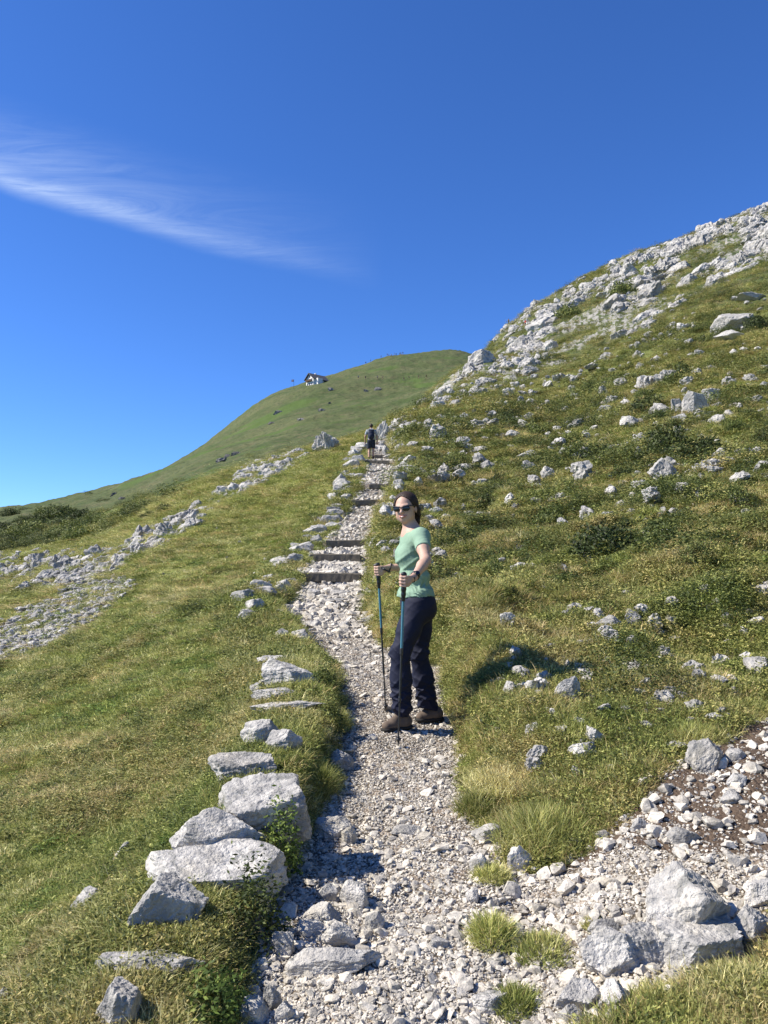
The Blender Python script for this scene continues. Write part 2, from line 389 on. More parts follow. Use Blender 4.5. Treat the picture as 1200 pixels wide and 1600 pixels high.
def grass_base(t, pos):
    """colour of turf by place: green, olive, straw and bare patches"""
    a = t.noise(pos, .55, 5, .6); b = t.noise(pos, 2.3, 5, .65); c = t.noise(pos, .09, 4, .55)
    col = t.mix(t.ramp(a, [(.35, 0), (.65, 1)]), (.17, .20, .05), (.25, .26, .09))
    col = t.mix(t.ramp(b, [(.50, 0), (.72, .75)]), col, (.30, .25, .13))
    col = t.mix(t.ramp(c, [(.42, 0), (.62, .55)]), col, (.13, .16, .042))
    return col
def terrain_mat():
    m, t, b = new_mat('alpine_turf', .95, .1)
    g = t.n('ShaderNodeNewGeometry'); pos = g.outputs['Position']
    at = t.n('ShaderNodeVertexColor', layer_name='zones'); sp = t.n('ShaderNodeSeparateColor'); t.link(at.outputs[0], sp.inputs[0])
    gr, di, rk = sp.outputs[0], sp.outputs[1], sp.outputs[2]
    far = at.outputs['Alpha']
    col = grass_base(t, pos)
    # far meadow: smoother, greyer green with brown streaks and darker scrub flecks
    fa = t.noise(pos, .035, 6, .65); fb = t.noise(t.mapping(pos, (1, 1, 2.2), (0, .3, 0)), .16, 8, .78); fc = t.noise(pos, .7, 5, .8)
    fcol = t.mix(t.ramp(fa, [(.38, 0), (.6, 1)]), (.062, .088, .030), (.105, .118, .050))
    fcol = t.mix(t.ramp(fb, [(.5, 0), (.64, .7)]), fcol, (.145, .125, .070))
    fcol = t.mix(t.ramp(fc, [(.50, 0), (.60, .85)]), fcol, (.045, .060, .026))
    fcol = t.mix(t.ramp(t.noise(pos, .028, 3), [(.56, 0), (.63, .9)]), fcol, (.075, .115, .030))
    col = t.mix(far, col, fcol)
    # soil showing between stones
    n1 = t.noise(pos, 9, 5, .65); n2 = t.noise(pos, 45, 5, .7)
    vo = t.n('ShaderNodeTexVoronoi'); vo.inputs['Scale'].default_value = 75; t.link(pos, vo.inputs['Vector'])
    vs_ = t.n('ShaderNodeSeparateColor'); t.link(vo.outputs['Color'], vs_.inputs[0])
    soil = t.mix(vs_.outputs[0], (.22, .19, .15), (.66, .61, .53))
    soil = t.mix(t.ramp(vo.outputs['Distance'], [(.35, 0), (.62, 1)]), soil, (.10, .08, .058))
    soil = t.mix(t.ramp(n1, [(.5, 0), (.68, .8)]), soil, (.31, .24, .175))
    dsoil = t.mix(n1, (.055, .038, .026), (.15, .11, .08))
    soil = t.mix(di, soil, dsoil)
    col = t.mix(gr, col, soil)
    rv = t.mapping(pos, (.5,) * 3)
    rc, c_, d_ = rock_color(t, rv)
    rc = t.mix(.42, rc, (.17, .165, .13))
    nz = t.n('ShaderNodeSeparateXYZ'); t.link(g.outputs['True Normal'], nz.inputs[0])
    brk = t.noise(pos, .5, 5, .7)
    rkm = t.math('MULTIPLY', rk, t.ramp(t.math('ADD', brk, t.math('MULTIPLY', t.math('SUBTRACT', .86, nz.outputs[2]), 1.1)), [(.56, 0), (.60, 1)]))
    col = t.mix(rkm, col, rc)
    t.link(col, b.inputs['Base Color'])
    h = t.math('ADD', t.math('MULTIPLY', n2, .25), n1)
    h = t.math('SUBTRACT', h, t.math('MULTIPLY', t.math('MULTIPLY', gr, vo.outputs['Distance']), .35))
    h2 = t.math('ADD', t.math('MULTIPLY', fb, 6.0), t.math('MULTIPLY', fc, 2.2))
    h = t.math('ADD', h, t.math('MULTIPLY', h2, t.math('MULTIPLY', far, 3.0)))
    bump(t, b, h, .6, .06)
    return m
M['turf'] = terrain_mat()

def leaf_mat(name, cols, trans=.3, rough=.6, patch=1.3, val=(.75, 1.3)):
    m = bpy.data.materials.new(name); m.use_nodes = True; t = NT(m.node_tree); t.t.nodes.clear()
    g = t.n('ShaderNodeNewGeometry'); oi = t.n('ShaderNodeObjectInfo')
    a = t.noise(g.outputs['Position'], patch, 4, .6); 
    r = g.outputs['Random Per Island']
    f = t.math('ADD', t.math('MULTIPLY', t.math('SUBTRACT', a, .5), 2.2), t.math('MULTIPLY', r, .55)); f = t.math('ADD', f, t.math('MULTIPLY', oi.outputs['Random'], .45))
    col = t.ramp(f, [(i / (len(cols) - 1), c) for i, c in enumerate(cols)])
    hv = t.n('ShaderNodeHueSaturation'); isl = t.ramp(r, [(0, .35), (.55, .62), (.85, .80), (1, 1.0)])
    t.put(hv.inputs['Value'], t.math('MULTIPLY', t.maprange(oi.outputs['Random'], 0, 1, *val), t.math('MULTIPLY', isl, 1.75))); t.link(col, hv.inputs['Color'])
    d = t.n('ShaderNodeBsdfPrincipled'); d.inputs['Roughness'].default_value = rough; d.inputs['Specular IOR Level'].default_value = .25
    tr = t.n('ShaderNodeBsdfTranslucent')
    t.link(hv.outputs[0], d.inputs['Base Color']); t.link(hv.outputs[0], tr.inputs[0])
    mx = t.n('ShaderNodeMixShader'); mx.inputs[0].default_value = trans
    t.link(d.outputs[0], mx.inputs[1]); t.link(tr.outputs[0], mx.inputs[2])
    o = t.n('ShaderNodeOutputMaterial'); t.link(mx.outputs[0], o.inputs[0])
    return m
M['grass'] = leaf_mat('grass_blades', [(.17, .215, .05), (.27, .305, .08), (.38, .38, .13), (.54, .49, .25)])
M['straw'] = leaf_mat('dry_grass', [(.27, .24, .08), (.42, .33, .14), (.56, .44, .23)])
M['heath'] = leaf_mat('heath_leaves', [(.07, .095, .024), (.14, .165, .038), (.23, .23, .065), (.26, .21, .08)], .2)
M['herb'] = leaf_mat('herb_leaves', [(.08, .14, .03), (.16, .23, .05), (.26, .27, .07)], .3)

# ------------------------------------------------------------------ the land: one sheet
th = np.concatenate([np.linspace(-1.72, -.52, 70)[:-1], np.linspace(-.52, .62, 430), np.linspace(.62, 1.72, 60)[1:]])
rv_ = np.exp(np.concatenate([np.linspace(math.log(.5), math.log(4.6), 60)[:-1], np.linspace(math.log(4.6), math.log(16), 360)[:-1],
     np.linspace(math.log(16), math.log(520), 470)[:-1], np.linspace(math.log(520), math.log(4000), 50)]))
TH, RV = np.meshgrid(th, rv_, indexing='ij')
gx = RV * np.sin(TH); gy = RV * np.cos(TH) - OY
gz = HR(gx.ravel(), gy.ravel()).reshape(gx.shape)
nu, nv = gx.shape
idx = np.arange(nu * nv).reshape(nu, nv)
quads = np.stack([idx[:-1, :-1], idx[1:, :-1], idx[1:, 1:], idx[:-1, 1:]], -1).reshape(-1, 4)[:, ::-1]
me = mesh_np('hillside', np.stack([gx, gy, gz], -1).reshape(-1, 3), quads, [M['turf']])
g_, d_, k_, s_ = masks(gx.ravel(), gy.ravel(), H0(gx.ravel(), gy.ravel()))
fr = sstep(np.hypot(gx, gy).ravel(), 55, 120)
ca = me.color_attributes.new('zones', 'FLOAT_COLOR', 'POINT')
ca.data.foreach_set('color', np.stack([np.maximum(g_, s_ * .6), d_, k_, fr], -1).astype(np.float32).ravel())
land = obj_me('hillside', me); tag(land, 'steep alpine meadow slope with rocky ridge, stony footpath and green summit behind', 'terrain', kind='structure')

# ------------------------------------------------------------------ rocks
def ico(sub):
    bm = bmesh.new(); bmesh.ops.create_icosphere(bm, subdivisions=sub, radius=1)
    V = np.array([v.co for v in bm.verts]); Fc = np.array([[v.index for v in f.verts] for f in bm.faces]); bm.free()
    return V / np.linalg.norm(V, axis=1)[:, None], Fc
ICO = {s: ico(s) for s in (1, 2, 3, 4, 5)}
def rock_np(seed, sub=4, cuts=14, rough=.10, flat=None, up=None, karst=0, planes=None):
    g = np.random.default_rng(seed); Dv, Fc = ICO[sub]
    cuts = cuts + 4; i_ = np.arange(cuts) + .5; ph = np.arccos(1 - 2 * i_ / cuts); tt_ = pi * (1 + 5 ** .5) * i_
    n = np.stack([np.cos(tt_) * np.sin(ph), np.sin(tt_) * np.sin(ph), np.cos(ph)], -1)
    q_, _ = np.linalg.qr(g.normal(size=(3, 3))); n = n @ q_ + g.normal(0, .22, (cuts, 3)); n /= np.linalg.norm(n, axis=1)[:, None]
    d = g.uniform(.62, .98, cuts)
    if planes is not None:
        n = np.array([p[:3] for p in planes], float); n /= np.linalg.norm(n, axis=1)[:, None]; d = np.array([p[3] for p in planes], float)
    if up is not None:
        n[0] = up / np.linalg.norm(up); d[0] = .55
    dots = Dv @ n.T
    rr = np.where(dots > .05, d / np.maximum(dots, .05), 9).min(1); rr = np.minimum(rr, 1.3)
    p = Dv * rr[:, None]
    o = g.uniform(-50, 50, 3)
    q = p + o
    f1 = fbm(q[:, 0] * 2.1, q[:, 1] * 2.1, q[:, 2] * 2.1, seed=seed, oc=4, gain=.6)
    p = p * (1 + rough * 1.5 * f1)[:, None]
    if sub >= 5:
        sd_ = g.normal(size=3); sd_[2] += 1.5; sd_ /= np.linalg.norm(sd_); st = (q @ sd_) * 4.2 + .9 * f1; ph_ = st - np.floor(st)
        p = p * (1 - .035 * ph_ ** 3 - .03 * (np.abs(f1) < .05))[:, None]
        f5 = fbm(q[:, 0] * 7, q[:, 1] * 7, q[:, 2] * 7, seed=seed + 3, oc=3); p = p * (1 + .02 * f5)[:, None]
    if sub >= 4:
        f2 = np.abs(fbm(q[:, 0] * 3.2, q[:, 1] * 3.2, q[:, 2] * 1.2, seed=seed + 5, oc=3))
        p = p * (1 - rough * 1.6 * np.clip(.25 - f2, 0, 1))[:, None]
    if karst:
        f3 = np.abs(fbm(q[:, 0] * 3.4, q[:, 1] * 3.4, q[:, 2] * .45, seed=seed + 9, oc=3))
        p = p * (1 - karst * np.clip(.3 - f3, 0, 1) * 1.9)[:, None]
    return p, Fc
def rock_me(seed, mat, name='rock', smooth=False, **k):
    p, Fc = rock_np(seed, **k)
    return mesh_np(name, p, Fc, [mat], smooth)
RKN = [0]
def add_rock(name, loc, size, rot, me, **kw):
    o = obj_me(name, me); o.location = loc; o.scale = size; o.rotation_euler = rot
    tag(o, **kw); RKN[0] += 1
    return o
def px_rock(cx, cy, w, h, seed, label, name='boulder', cat='boulder', group=None, deep=1.0, sub=5, cuts=13, tilt=None, dz=0, yaw=0, up=None, karst=0, rough=.075, sink=.3, mat='rock', Y=None, me=None, planes=None):
    """boulder seen at (cx,cy) (its centre) w x h px in the photograph, standing on the land"""
    p = hit(cx, cy + h * .38) if Y is None else unproj(cx, cy + h * .38, Y)
    s = p[1] / F
    W_, H_ = w * s / 2, h * s / 2
    H_ *= 1 + sink * .6
    dp = W_ * deep
    rot = (R.uniform(-.1, .1), R.uniform(-.1, .1), yaw) if tilt is None else (tilt[0], tilt[1], yaw)
    me = me or rock_me(seed, M[mat], name, sub=sub, cuts=cuts, up=up, karst=karst, rough=rough, planes=planes)
    c = unproj(cx, cy + h * .12, p[1] + dp * .3)
    return add_rock(name, c, (W_ * 1.08, dp, H_), rot, me, label=label, cat=cat, group=group)
# ------ stones of the path's left edge and the near turf
px_rock(412, 1258, 142, 108, 101, 'largest squared boulder of the left path edge, flat bright top and dark shaded face', deep=.8, yaw=0, tilt=(0, 0), sink=.1, planes=[(-.12, -.30, 1, .62), (.32, -.9, -.28, .66), (-1, -.25, .1, .82), (1, .1, .15, .84), (0, 1, 0, .8), (.1, 0, -1, .8), (-.7, -.7, -.2, .9), (.7, -.5, .5, .98)])
px_rock(380, 1198, 96, 50, 102, 'rounded pale boulder just behind the largest squared boulder', deep=.8, cuts=10, yaw=-.2)
px_rock(338, 1298, 138, 68, 103, 'long grey boulder with a dark hollow, in front of the largest squared boulder', deep=.7, cuts=11, tilt=(0, .12))
px_rock(338, 1352, 178, 66, 104, 'broad flat pale slab, widest stone of the left path edge', deep=.95, tilt=(0, .14), planes=[(-.12, -.5, 1, .40), (.3, -1, -.1, .58), (.9, -.9, .3, .8), (-.9, -.6, .2, .85), (1, -.3, .1, .88), (.2, 1, .1, .9), (0, 0, -1, .8), (-.5, .6, .5, .8)])
px_rock(262, 1412, 118, 88, 105, 'pointed wedge-shaped white boulder leaning beside the broad flat slab', deep=.55, cuts=8, tilt=(.1, -.5))
px_rock(222, 1506, 152, 46, 106, 'long low stone with square ends, lying in the turf at the lower left', deep=.4, cuts=8, tilt=(0, .03))
px_rock(188, 1572, 86, 92, 107, 'upright rounded grey boulder cut by the lower left edge of the photo', deep=.9, cuts=12)
px_rock(148, 1405, 64, 36, 108, 'small low grey boulder standing alone in short turf left of the wedge-shaped one', deep=.8, cuts=10)
px_rock(415, 1146, 76, 50, 109, 'humped grey boulder with dark hollows above the largest squared boulder', deep=.8, cuts=10)
px_rock(443, 1158, 52, 44, 110, 'small shaded boulder tucked against the right of the humped grey one', deep=.8, cuts=10)
px_rock(445, 1103, 112, 18, 111, 'long thin flat slab almost flush with the turf', deep=.5, cuts=8)
px_rock(438, 1083, 78, 22, 112, 'flat white slab just above the long thin one', deep=.6, cuts=8)
px_rock(458, 1056, 92, 38, 113, 'wedge-shaped grey slab sloping down towards the path', deep=.6, cuts=7, tilt=(0, .3))
px_rock(410, 1074, 46, 24, 114, 'dark-edged flat stone left of the flat white slab', deep=.7, cuts=9)
px_rock(432, 1031, 60, 16, 115, 'thin grey slab at the corner where the path widens', deep=.6, cuts=8)
px_rock(296, 1243, 36, 24, 116, 'small pitted white stone in the turf behind the long grey boulder', deep=.8, cuts=10, sub=4)
px_rock(243, 1290, 34, 8, 117, 'thin pale sliver of stone flush with the turf', deep=.5, cuts=8, sub=4)
px_rock(190, 1328, 16, 46, 118, 'narrow upright splinter of stone in the left turf', deep=1.5, cuts=8, sub=4, tilt=(0, .5))
px_rock(4, 1570, 34, 56, 119, 'pale boulder cut by the left edge of the photo', deep=.8, cuts=10)
px_rock(6, 1524, 24, 14, 120, 'tiny white stone at the left edge of the photo', deep=.8, cuts=10, sub=4)
px_rock(112, 1472, 66, 16, 121, 'low white stone half buried in leafy turf at the lower left', deep=.7, cuts=9, sub=4)
# ------ stones lying on the path
px_rock(530, 1188, 50, 34, 131, 'blocky pale stone on the left of the path beyond the largest squared boulder', name='path_stone', cat='stone', deep=.8, cuts=8)
px_rock(545, 1305, 24, 36, 132, 'upright rounded stone in the shade beside the path', name='path_stone', cat='stone', deep=.8, cuts=10)
px_rock(520, 1292, 44, 38, 133, 'dark shaded block at the foot of the turf bank', name='path_stone', cat='stone', deep=.8, cuts=10)
px_rock(556, 1400, 54, 38, 134, 'rounded grey stone in the middle of the path', name='path_stone', cat='stone', deep=.9, cuts=10)
px_rock(522, 1500, 108, 42, 135, 'long dark grey slab lying across the path, largest stone on it', name='path_stone', cat='stone', deep=.55, cuts=9, tilt=(0, -.12))
px_rock(505, 1425, 56, 32, 136, 'flat grey stone left of the rounded one in the path', name='path_stone', cat='stone', deep=.8, cuts=9)
px_rock(530, 1460, 60, 38, 137, 'angular grey slab just above the long dark one on the path', name='path_stone', cat='stone', deep=.8, cuts=8)
px_rock(482, 1452, 50, 24, 138, 'tilted white slab near the left edge of the path', name='path_stone', cat='stone', deep=.7, cuts=8)
px_rock(443, 1476, 38, 44, 139, 'leaning wedge of stone in the shadow by the turf bank', name='path_stone', cat='stone', deep=.7, cuts=8)
px_rock(513, 1393, 24, 34, 140, 'small pale upright stone above the flat grey one', name='path_stone', cat='stone', deep=.7, cuts=8)
px_rock(400, 1582, 48, 40, 141, 'rounded tan stone at the lower left of the path', name='path_stone', cat='stone', deep=.8, cuts=10)
px_rock(426, 1562, 30, 44, 142, 'upright pale stone beside the rounded tan one', name='path_stone', cat='stone', deep=.8, cuts=9)
px_rock(446, 1580, 32, 36, 143, 'wedge-shaped white stone at the bottom of the path', name='path_stone', cat='stone', deep=.8, cuts=8)
px_rock(586, 1440, 30, 34, 144, 'narrow grey slab beside the angular one on the path', name='path_stone', cat='stone', deep=.7, cuts=8)
px_rock(686, 1472, 30, 22, 145, 'blue-grey wedge on the right half of the path', name='path_stone', cat='stone', deep=.8, cuts=8)
px_rock(740, 1398, 20, 32, 146, 'upright grey wedge where the path meets the scree', name='path_stone', cat='stone', deep=.8, cuts=8)
px_rock(764, 1565, 50, 36, 147, 'low grey slab at the bottom right of the path', name='path_stone', cat='stone', deep=.8, cuts=9)
px_rock(636, 1296, 50, 14, 148, 'flat slab set flush in the path below the hiking woman', name='path_stone', cat='stone', deep=.8, cuts=8)
px_rock(468, 992, 30, 22, 149, 'dark-faced block at the left of the level stretch of path', name='path_stone', cat='stone', deep=.8, cuts=8, sub=4)
px_rock(440, 992, 20, 20, 150, 'small dark-faced block at the outer corner of the level stretch of path', name='path_stone', cat='stone', deep=.8, cuts=8, sub=4)
px_rock(492, 974, 28, 16, 151, 'low humped stone in the middle of the level stretch of path', name='path_stone', cat='stone', deep=.8, cuts=8, sub=4)
px_rock(539, 976, 18, 14, 152, 'round dark stone at the right of the level stretch of path', name='path_stone', cat='stone', deep=.8, cuts=12, sub=4)
px_rock(492, 928, 24, 18, 153, 'pale block below the left end of the nearest timber step', name='path_stone', cat='stone', deep=.8, cuts=8, sub=4)
px_rock(532, 926, 30, 12, 154, 'flat block in the middle below the nearest timber step', name='path_stone', cat='stone', deep=.8, cuts=8, sub=4)
px_rock(520, 939, 42, 9, 155, 'long low ledge of stone below the nearest timber step', name='path_stone', cat='stone', deep=.6, cuts=8, sub=4)
# ------ right of the path, near
px_rock(1075, 1418, 136, 134, 161, 'largest rounded pale boulder at the lower right, standing on the shaded block', deep=.75, tilt=(0, 0), sink=0, yaw=0, planes=[(-.55, -.25, .8, .72), (-.6, -.75, .1, .80), (.55, -.8, -.25, .66), (.5, -.1, .85, .80), (1, .1, .1, .8), (0, 1, .1, .8), (0, 0, -1, .8), (-1, .2, .1, .86)])
px_rock(1092, 1474, 140, 90, 162, 'grey block under the largest rounded boulder, its face in shade', deep=.75, yaw=0, tilt=(0, 0), planes=[(0, -.1, 1, .7), (.35, -.95, -.22, .66), (-.8, -.6, .2, .86), (1, -.1, .1, .85), (0, 1, .1, .8), (0, 0, -1, .8), (-1, .2, .1, .9)])
px_rock(958, 1486, 92, 70, 163, 'bright white angular boulder left of the grey block', deep=.8, cuts=8)
px_rock(1010, 1480, 96, 60, 164, 'white sloping slab between the angular boulder and the grey block', deep=.8, cuts=7, tilt=(0, .3))
px_rock(905, 1552, 78, 60, 165, 'grey flat-topped slab at the bottom right below the white angular boulder', deep=.8, cuts=7, tilt=(0, -.3))
px_rock(962, 1560, 66, 66, 166, 'pale cracked slab beside the flat-topped slab at the bottom right', deep=.7, cuts=8)
px_rock(895, 1586, 42, 36, 167, 'small shaded block cut by the bottom edge of the photo', deep=.8, cuts=8)
px_rock(1170, 1452, 70, 62, 168, 'pale block right of the largest rounded boulder, partly in its shadow', deep=.8, cuts=9)
px_rock(1080, 1385, 50, 30, 169, 'low white stone behind the right side of the largest rounded boulder', deep=.8, cuts=9)
px_rock(1185, 1396, 50, 40, 170, 'white block at the right edge of the photo above the scree stones', deep=.8, cuts=8)
px_rock(945, 1448, 46, 30, 171, 'small pale block behind the bright white angular boulder', deep=.8, cuts=8)
px_rock(1103, 1182, 62, 58, 172, 'grey rugged boulder at the top edge of the dirt scree', deep=.8, cuts=10)
px_rock(1148, 1178, 34, 22, 173, 'flat white stone right of the rugged boulder on the dirt scree', deep=.8, cuts=8, sub=4)
px_rock(1150, 1218, 26, 28, 174, 'tan wedge of stone on the dirt scree', deep=.8, cuts=8, sub=4)
px_rock(1065, 1304, 42, 28, 175, 'bright white stone alone in the middle of the dirt scree', deep=.8, cuts=8, sub=4)
px_rock(1146, 1246, 34, 20, 176, 'low pale stone below the tan wedge on the dirt scree', deep=.8, cuts=8, sub=4)
px_rock(997, 1288, 24, 24, 177, 'small upright pale stone at the left tip of the dirt scree', deep=.8, cuts=8, sub=4)
px_rock(882, 1080, 44, 46, 178, 'upright white stone in the grass right of the woman', deep=.6, cuts=7, tilt=(0, .4))
px_rock(911, 1172, 36, 38, 179, 'grey wedge standing in the grass above the big tussock', deep=.6, cuts=7, tilt=(0, .5))
px_rock(768, 1302, 66, 30, 180, 'flat white slab between path and big tussock', deep=.8, cuts=9)
px_rock(812, 1345, 46, 46, 181, 'pale shaded block below the flat white slab', deep=.7, cuts=8)
px_rock(748, 1350, 26, 44, 182, 'narrow tan block at the right edge of the path', deep=.8, cuts=9, sub=4)
px_rock(718, 1024, 36, 46, 183, 'rugged upright grey stone just right of the woman', deep=.7, cuts=10, karst=.35, Y=7.2)
px_rock(836, 1070, 52, 14, 184, 'long flat stone in the grass left of the upright white one', deep=.8, cuts=8, sub=4)
px_rock(1068, 1090, 18, 22, 185, 'pointed stone half hidden under the heath mound at the right', deep=.8, cuts=7, sub=4)
px_rock(1137, 1022, 26, 14, 186, 'pale stone in the grass above the heath mound', deep=.8, cuts=7, sub=4)
px_rock(1185, 1040, 46, 34, 187, 'grey stone at the right edge of the photo above the scree', deep=.8, cuts=9, sub=4)
px_rock(945, 975, 44, 26, 188, 'grey ledge of stone in the grass, left one of the pair above the heath mound', deep=.7, cuts=8, tilt=(0, -.4), sub=4)
px_rock(988, 968, 38, 28, 189, 'tan ledge of stone in the grass, right one of the pair above the heath mound', deep=.7, cuts=8, tilt=(0, -.4), sub=4)
px_rock(793, 968, 24, 26, 190, 'rugged white stone in the turf between the shadow and the white pebble', deep=.8, cuts=10, sub=4)
# ------ middle of the right slope
px_rock(1034, 733, 50, 42, 201, 'rounded grey boulder alone in the heath of the right slope', deep=.9, cuts=13, karst=.15)
px_rock(992, 778, 24, 26, 202, 'grey upright boulder down-left of the rounded one', deep=.8, cuts=9, sub=4)
px_rock(1000, 757, 30, 20, 203, 'grey low boulder between the rounded one and the upright one', deep=.8, cuts=9, sub=4)
px_rock(1058, 636, 20, 34, 204, 'pale leaning pillar, left of the three that stand together on the right slope', deep=.8, cuts=7, tilt=(0, -.2), sub=4)
px_rock(1082, 628, 40, 42, 205, 'largest of the three pale blocks standing together on the right slope', deep=.8, cuts=7, tilt=(0, .4))
px_rock(1108, 622, 34, 34, 206, 'shaded right block of the three standing together on the right slope', deep=.8, cuts=7, tilt=(0, .2), sub=4)
px_rock(1060, 655, 34, 14, 207, 'flat white stone at the foot of the three standing blocks', deep=.8, cuts=8, sub=4)
px_rock(1104, 648, 42, 12, 208, 'low white stone right of the foot of the three standing blocks', deep=.8, cuts=8, sub=4)
px_rock(1010, 598, 44, 32, 209, 'dark fissured outcrop on the right slope above a large bush', deep=.8, cuts=10, karst=.5)
px_rock(1044, 588, 40, 32, 210, 'upper half of the dark fissured outcrop on the right slope', deep=.8, cuts=10, karst=.5)
px_rock(1148, 502, 76, 38, 211, 'long bright white boulder high on the right slope', deep=.7, cuts=9, tilt=(0, -.25))
px_rock(1140, 524, 46, 14, 212, 'flat white slab below the long bright white boulder', deep=.7, cuts=9, sub=4)
px_rock(1000, 712, 14, 26, 213, 'narrow pale stone beside a dark bush left of the rounded grey boulder', deep=.8, cuts=9, sub=4)
px_rock(1172, 465, 50, 12, 214, 'flat white slab near the right edge, high on the slope', deep=.7, cuts=9, sub=4)
px_rock(823, 711, 40, 14, 215, 'low white rock in the middle of the right slope', deep=.7, cuts=9, sub=4)
px_rock(724, 733, 42, 14, 216, 'long low pale ledge in the turf right of the hikers', deep=.7, cuts=9, sub=4, tilt=(0, -.15))
px_rock(752, 752, 20, 12, 217, 'small pale rock just below the long low ledge', deep=.7, cuts=9, sub=4)
px_rock(812, 893, 14, 10, 218, 'single white pebble-like block in the dark heath', deep=.8, cuts=6, sub=4)
px_rock(1036, 802, 14, 22, 219, 'small upright white stone below the rounded grey boulder', deep=.8, cuts=7, sub=4)
px_rock(1092, 776, 10, 18, 220, 'small bright splinter right of the rounded grey boulder', deep=.8, cuts=7, sub=4)
px_rock(1155, 778, 34, 20, 221, 'white stones in a dark hollow at the right', deep=.8, cuts=9, sub=4)
px_rock(653, 753, 16, 20, 222, 'shaded upright stone by the right of the path above the woman', deep=.8, cuts=8, sub=4)
px_rock(512, 690, 44, 36, 223, 'tall grey pointed rock left of the walking man', deep=.8, cuts=9, karst=.4, tilt=(0, -.2))
px_rock(602, 703, 12, 22, 224, 'upright pale rock with a shaded side just right of the walking man', deep=.8, cuts=9, sub=4)
px_rock(597, 672, 24, 40, 225, 'bright slab of ridge rock beside the walking man', deep=.8, cuts=9, karst=.3, tilt=(0, .3))
# ------------------------------------------------------------------ timber steps across the path
M['timber'] = plain('weathered_timber', (.15, .13, .10), .9, .15, 14, .5)
for i, (px, py, wpx) in enumerate(LOGS):
    Y = LOGY[i]; l, r = path_edges(Y)
    x0 = (px - wpx / 2 - 600) / F * Y; x1 = (px + wpx / 2 - 600) / F * Y
    zt = float(path_base(Y) + STEP / 2)
    g = np.random.default_rng(300 + i)
    n = 14; hh, dd = .080, .055
    V = []; Fc = []
    skew = (-.035, -.02, .02, .06, .0, -.06, .0)[i] * (x1 - x0) * 2
    prof = [(-dd, -1), (-dd, .8), (-dd * .7, 1), (dd * .7, 1), (dd, .8), (dd, -1)]
    for k in range(n + 1):
        f = k / n; x = x0 + (x1 - x0) * f
        for a, b in prof:
            V.append((x - (x0 + x1) / 2, a + skew * (f - .5) + g.normal(0, .003), b * hh + g.normal(0, .004) - skew * .25 * (f - .5) * -1))
    m6 = len(prof)
    for k in range(n):
        for j in range(m6):
            Fc.append((k * m6 + j, k * m6 + (j + 1) % m6, (k + 1) * m6 + (j + 1) % m6, (k + 1) * m6 + j))
    me = mesh_np('timber_step', np.array(V), np.array(Fc), [M['timber']], False)
    bm = bmesh.new(); bm.from_mesh(me); bmesh.ops.holes_fill(bm, edges=[e for e in bm.edges if e.is_boundary]); bmesh.ops.recalc_face_normals(bm, faces=bm.faces); bm.to_mesh(me); bm.free()
    o = obj_me('timber_step', me, loc=((x0 + x1) / 2, Y - .02, zt - hh + .035))
    lab = ['nearest and longest timber step, its dark face above a mossy hollow', 'second timber step above the nearest, half in shade', 'third timber step, pale and short, with gravel behind it',
           'fourth timber step, mostly buried under turf where the path bends', 'fifth timber step, just above the woman\'s head', 'sixth timber step, just below the walking man\'s feet', 'highest timber step, behind the walking man\'s legs'][i]
    tag(o, lab, 'step', 'timber steps of the mountain path')

# ------------------------------------------------------------------ rocks in bands and scattered over the slope
KR = [rock_me(400 + i, M['rock_far'], 'rock', sub=4, cuts=9, karst=.55, rough=.16) for i in range(7)]
KN = [rock_me(420 + i, M['rock_far'], 'rock', sub=4, cuts=9, karst=.2, rough=.12) for i in range(6)]
SR = [rock_me(440 + i, M['rock'], 'stone', sub=4, cuts=9, rough=.10) for i in range(7)]
OCC = []   # ellipses on the ground that grass keeps clear of
for o in ROOT.objects:
    if o.type == 'MESH' and o.get('category') in ('boulder', 'stone'):
        OCC.append((o.location.x, o.location.y, o.scale.x * .8, o.scale.y * .8))
def scatter_px(poly, n, seed, wrange, fn=HR, skyline=False, ymin=0, ymax=999):
    g = np.random.default_rng(seed); xs = [p[0] for p in poly]; ys = [p[1] for p in poly]; out = []
    tries = 0
    while len(out) < n and tries < n * 30:
        tries += 1
        x, y = g.uniform(min(xs), max(xs)), g.uniform(min(ys), max(ys))
        if not inpoly(np.array([x]), np.array([y]), poly)[0]: continue
        if x < -20 or x > 1225: continue
        p = hit(x, y, fn)
        if p is None or not (ymin < p[1] < ymax): continue
        w = wrange[0] * (wrange[1] / wrange[0]) ** (g.uniform() ** 2.0)
        out.append((p, w, g))
    return out
def clump(p, k=.055, t=-.02): return float(fbm(np.array([p[0] * k]), np.array([p[1] * k * .6]), seed=91, oc=3)[0]) > t
def strip(p):
    a, b = proj(p[0], p[1], p[2]); return float(fbm(np.array([(a * .84 - b * .54) * .010]), np.array([(a * .54 + b * .84) * .040]), seed=93, oc=3)[0])
band = [(p, w, 'R') for p, w, g in scatter_px(ROCK_R, 1700, 5, (4, 42), ymin=40, ymax=290) if strip(p) > .0 or (p[0] * 1200 / p[1] < 165 and clump(p, .15, -.2))]
gs = np.random.default_rng(44)
for k in range(150):      # rocks that break the skyline of the ridge
    px_ = gs.uniform(775, 1215); Yv = np.linspace(120, 265, 300); Xv = (px_ - 600) / F * Yv
    el = (H(Xv, Yv, False) - CAM[2]) / np.hypot(Xv, Yv); Yk = Yv[np.argmax(el)] + gs.uniform(-26, 1); xk = (px_ - 600) / F * Yk
    if fbm(np.array([px_ * .02]), np.array([3.3]), seed=7, oc=2)[0] > -.28: band.append((np.array([xk, Yk, float(HR(xk, Yk))]), gs.uniform(6, 20), 'R'))
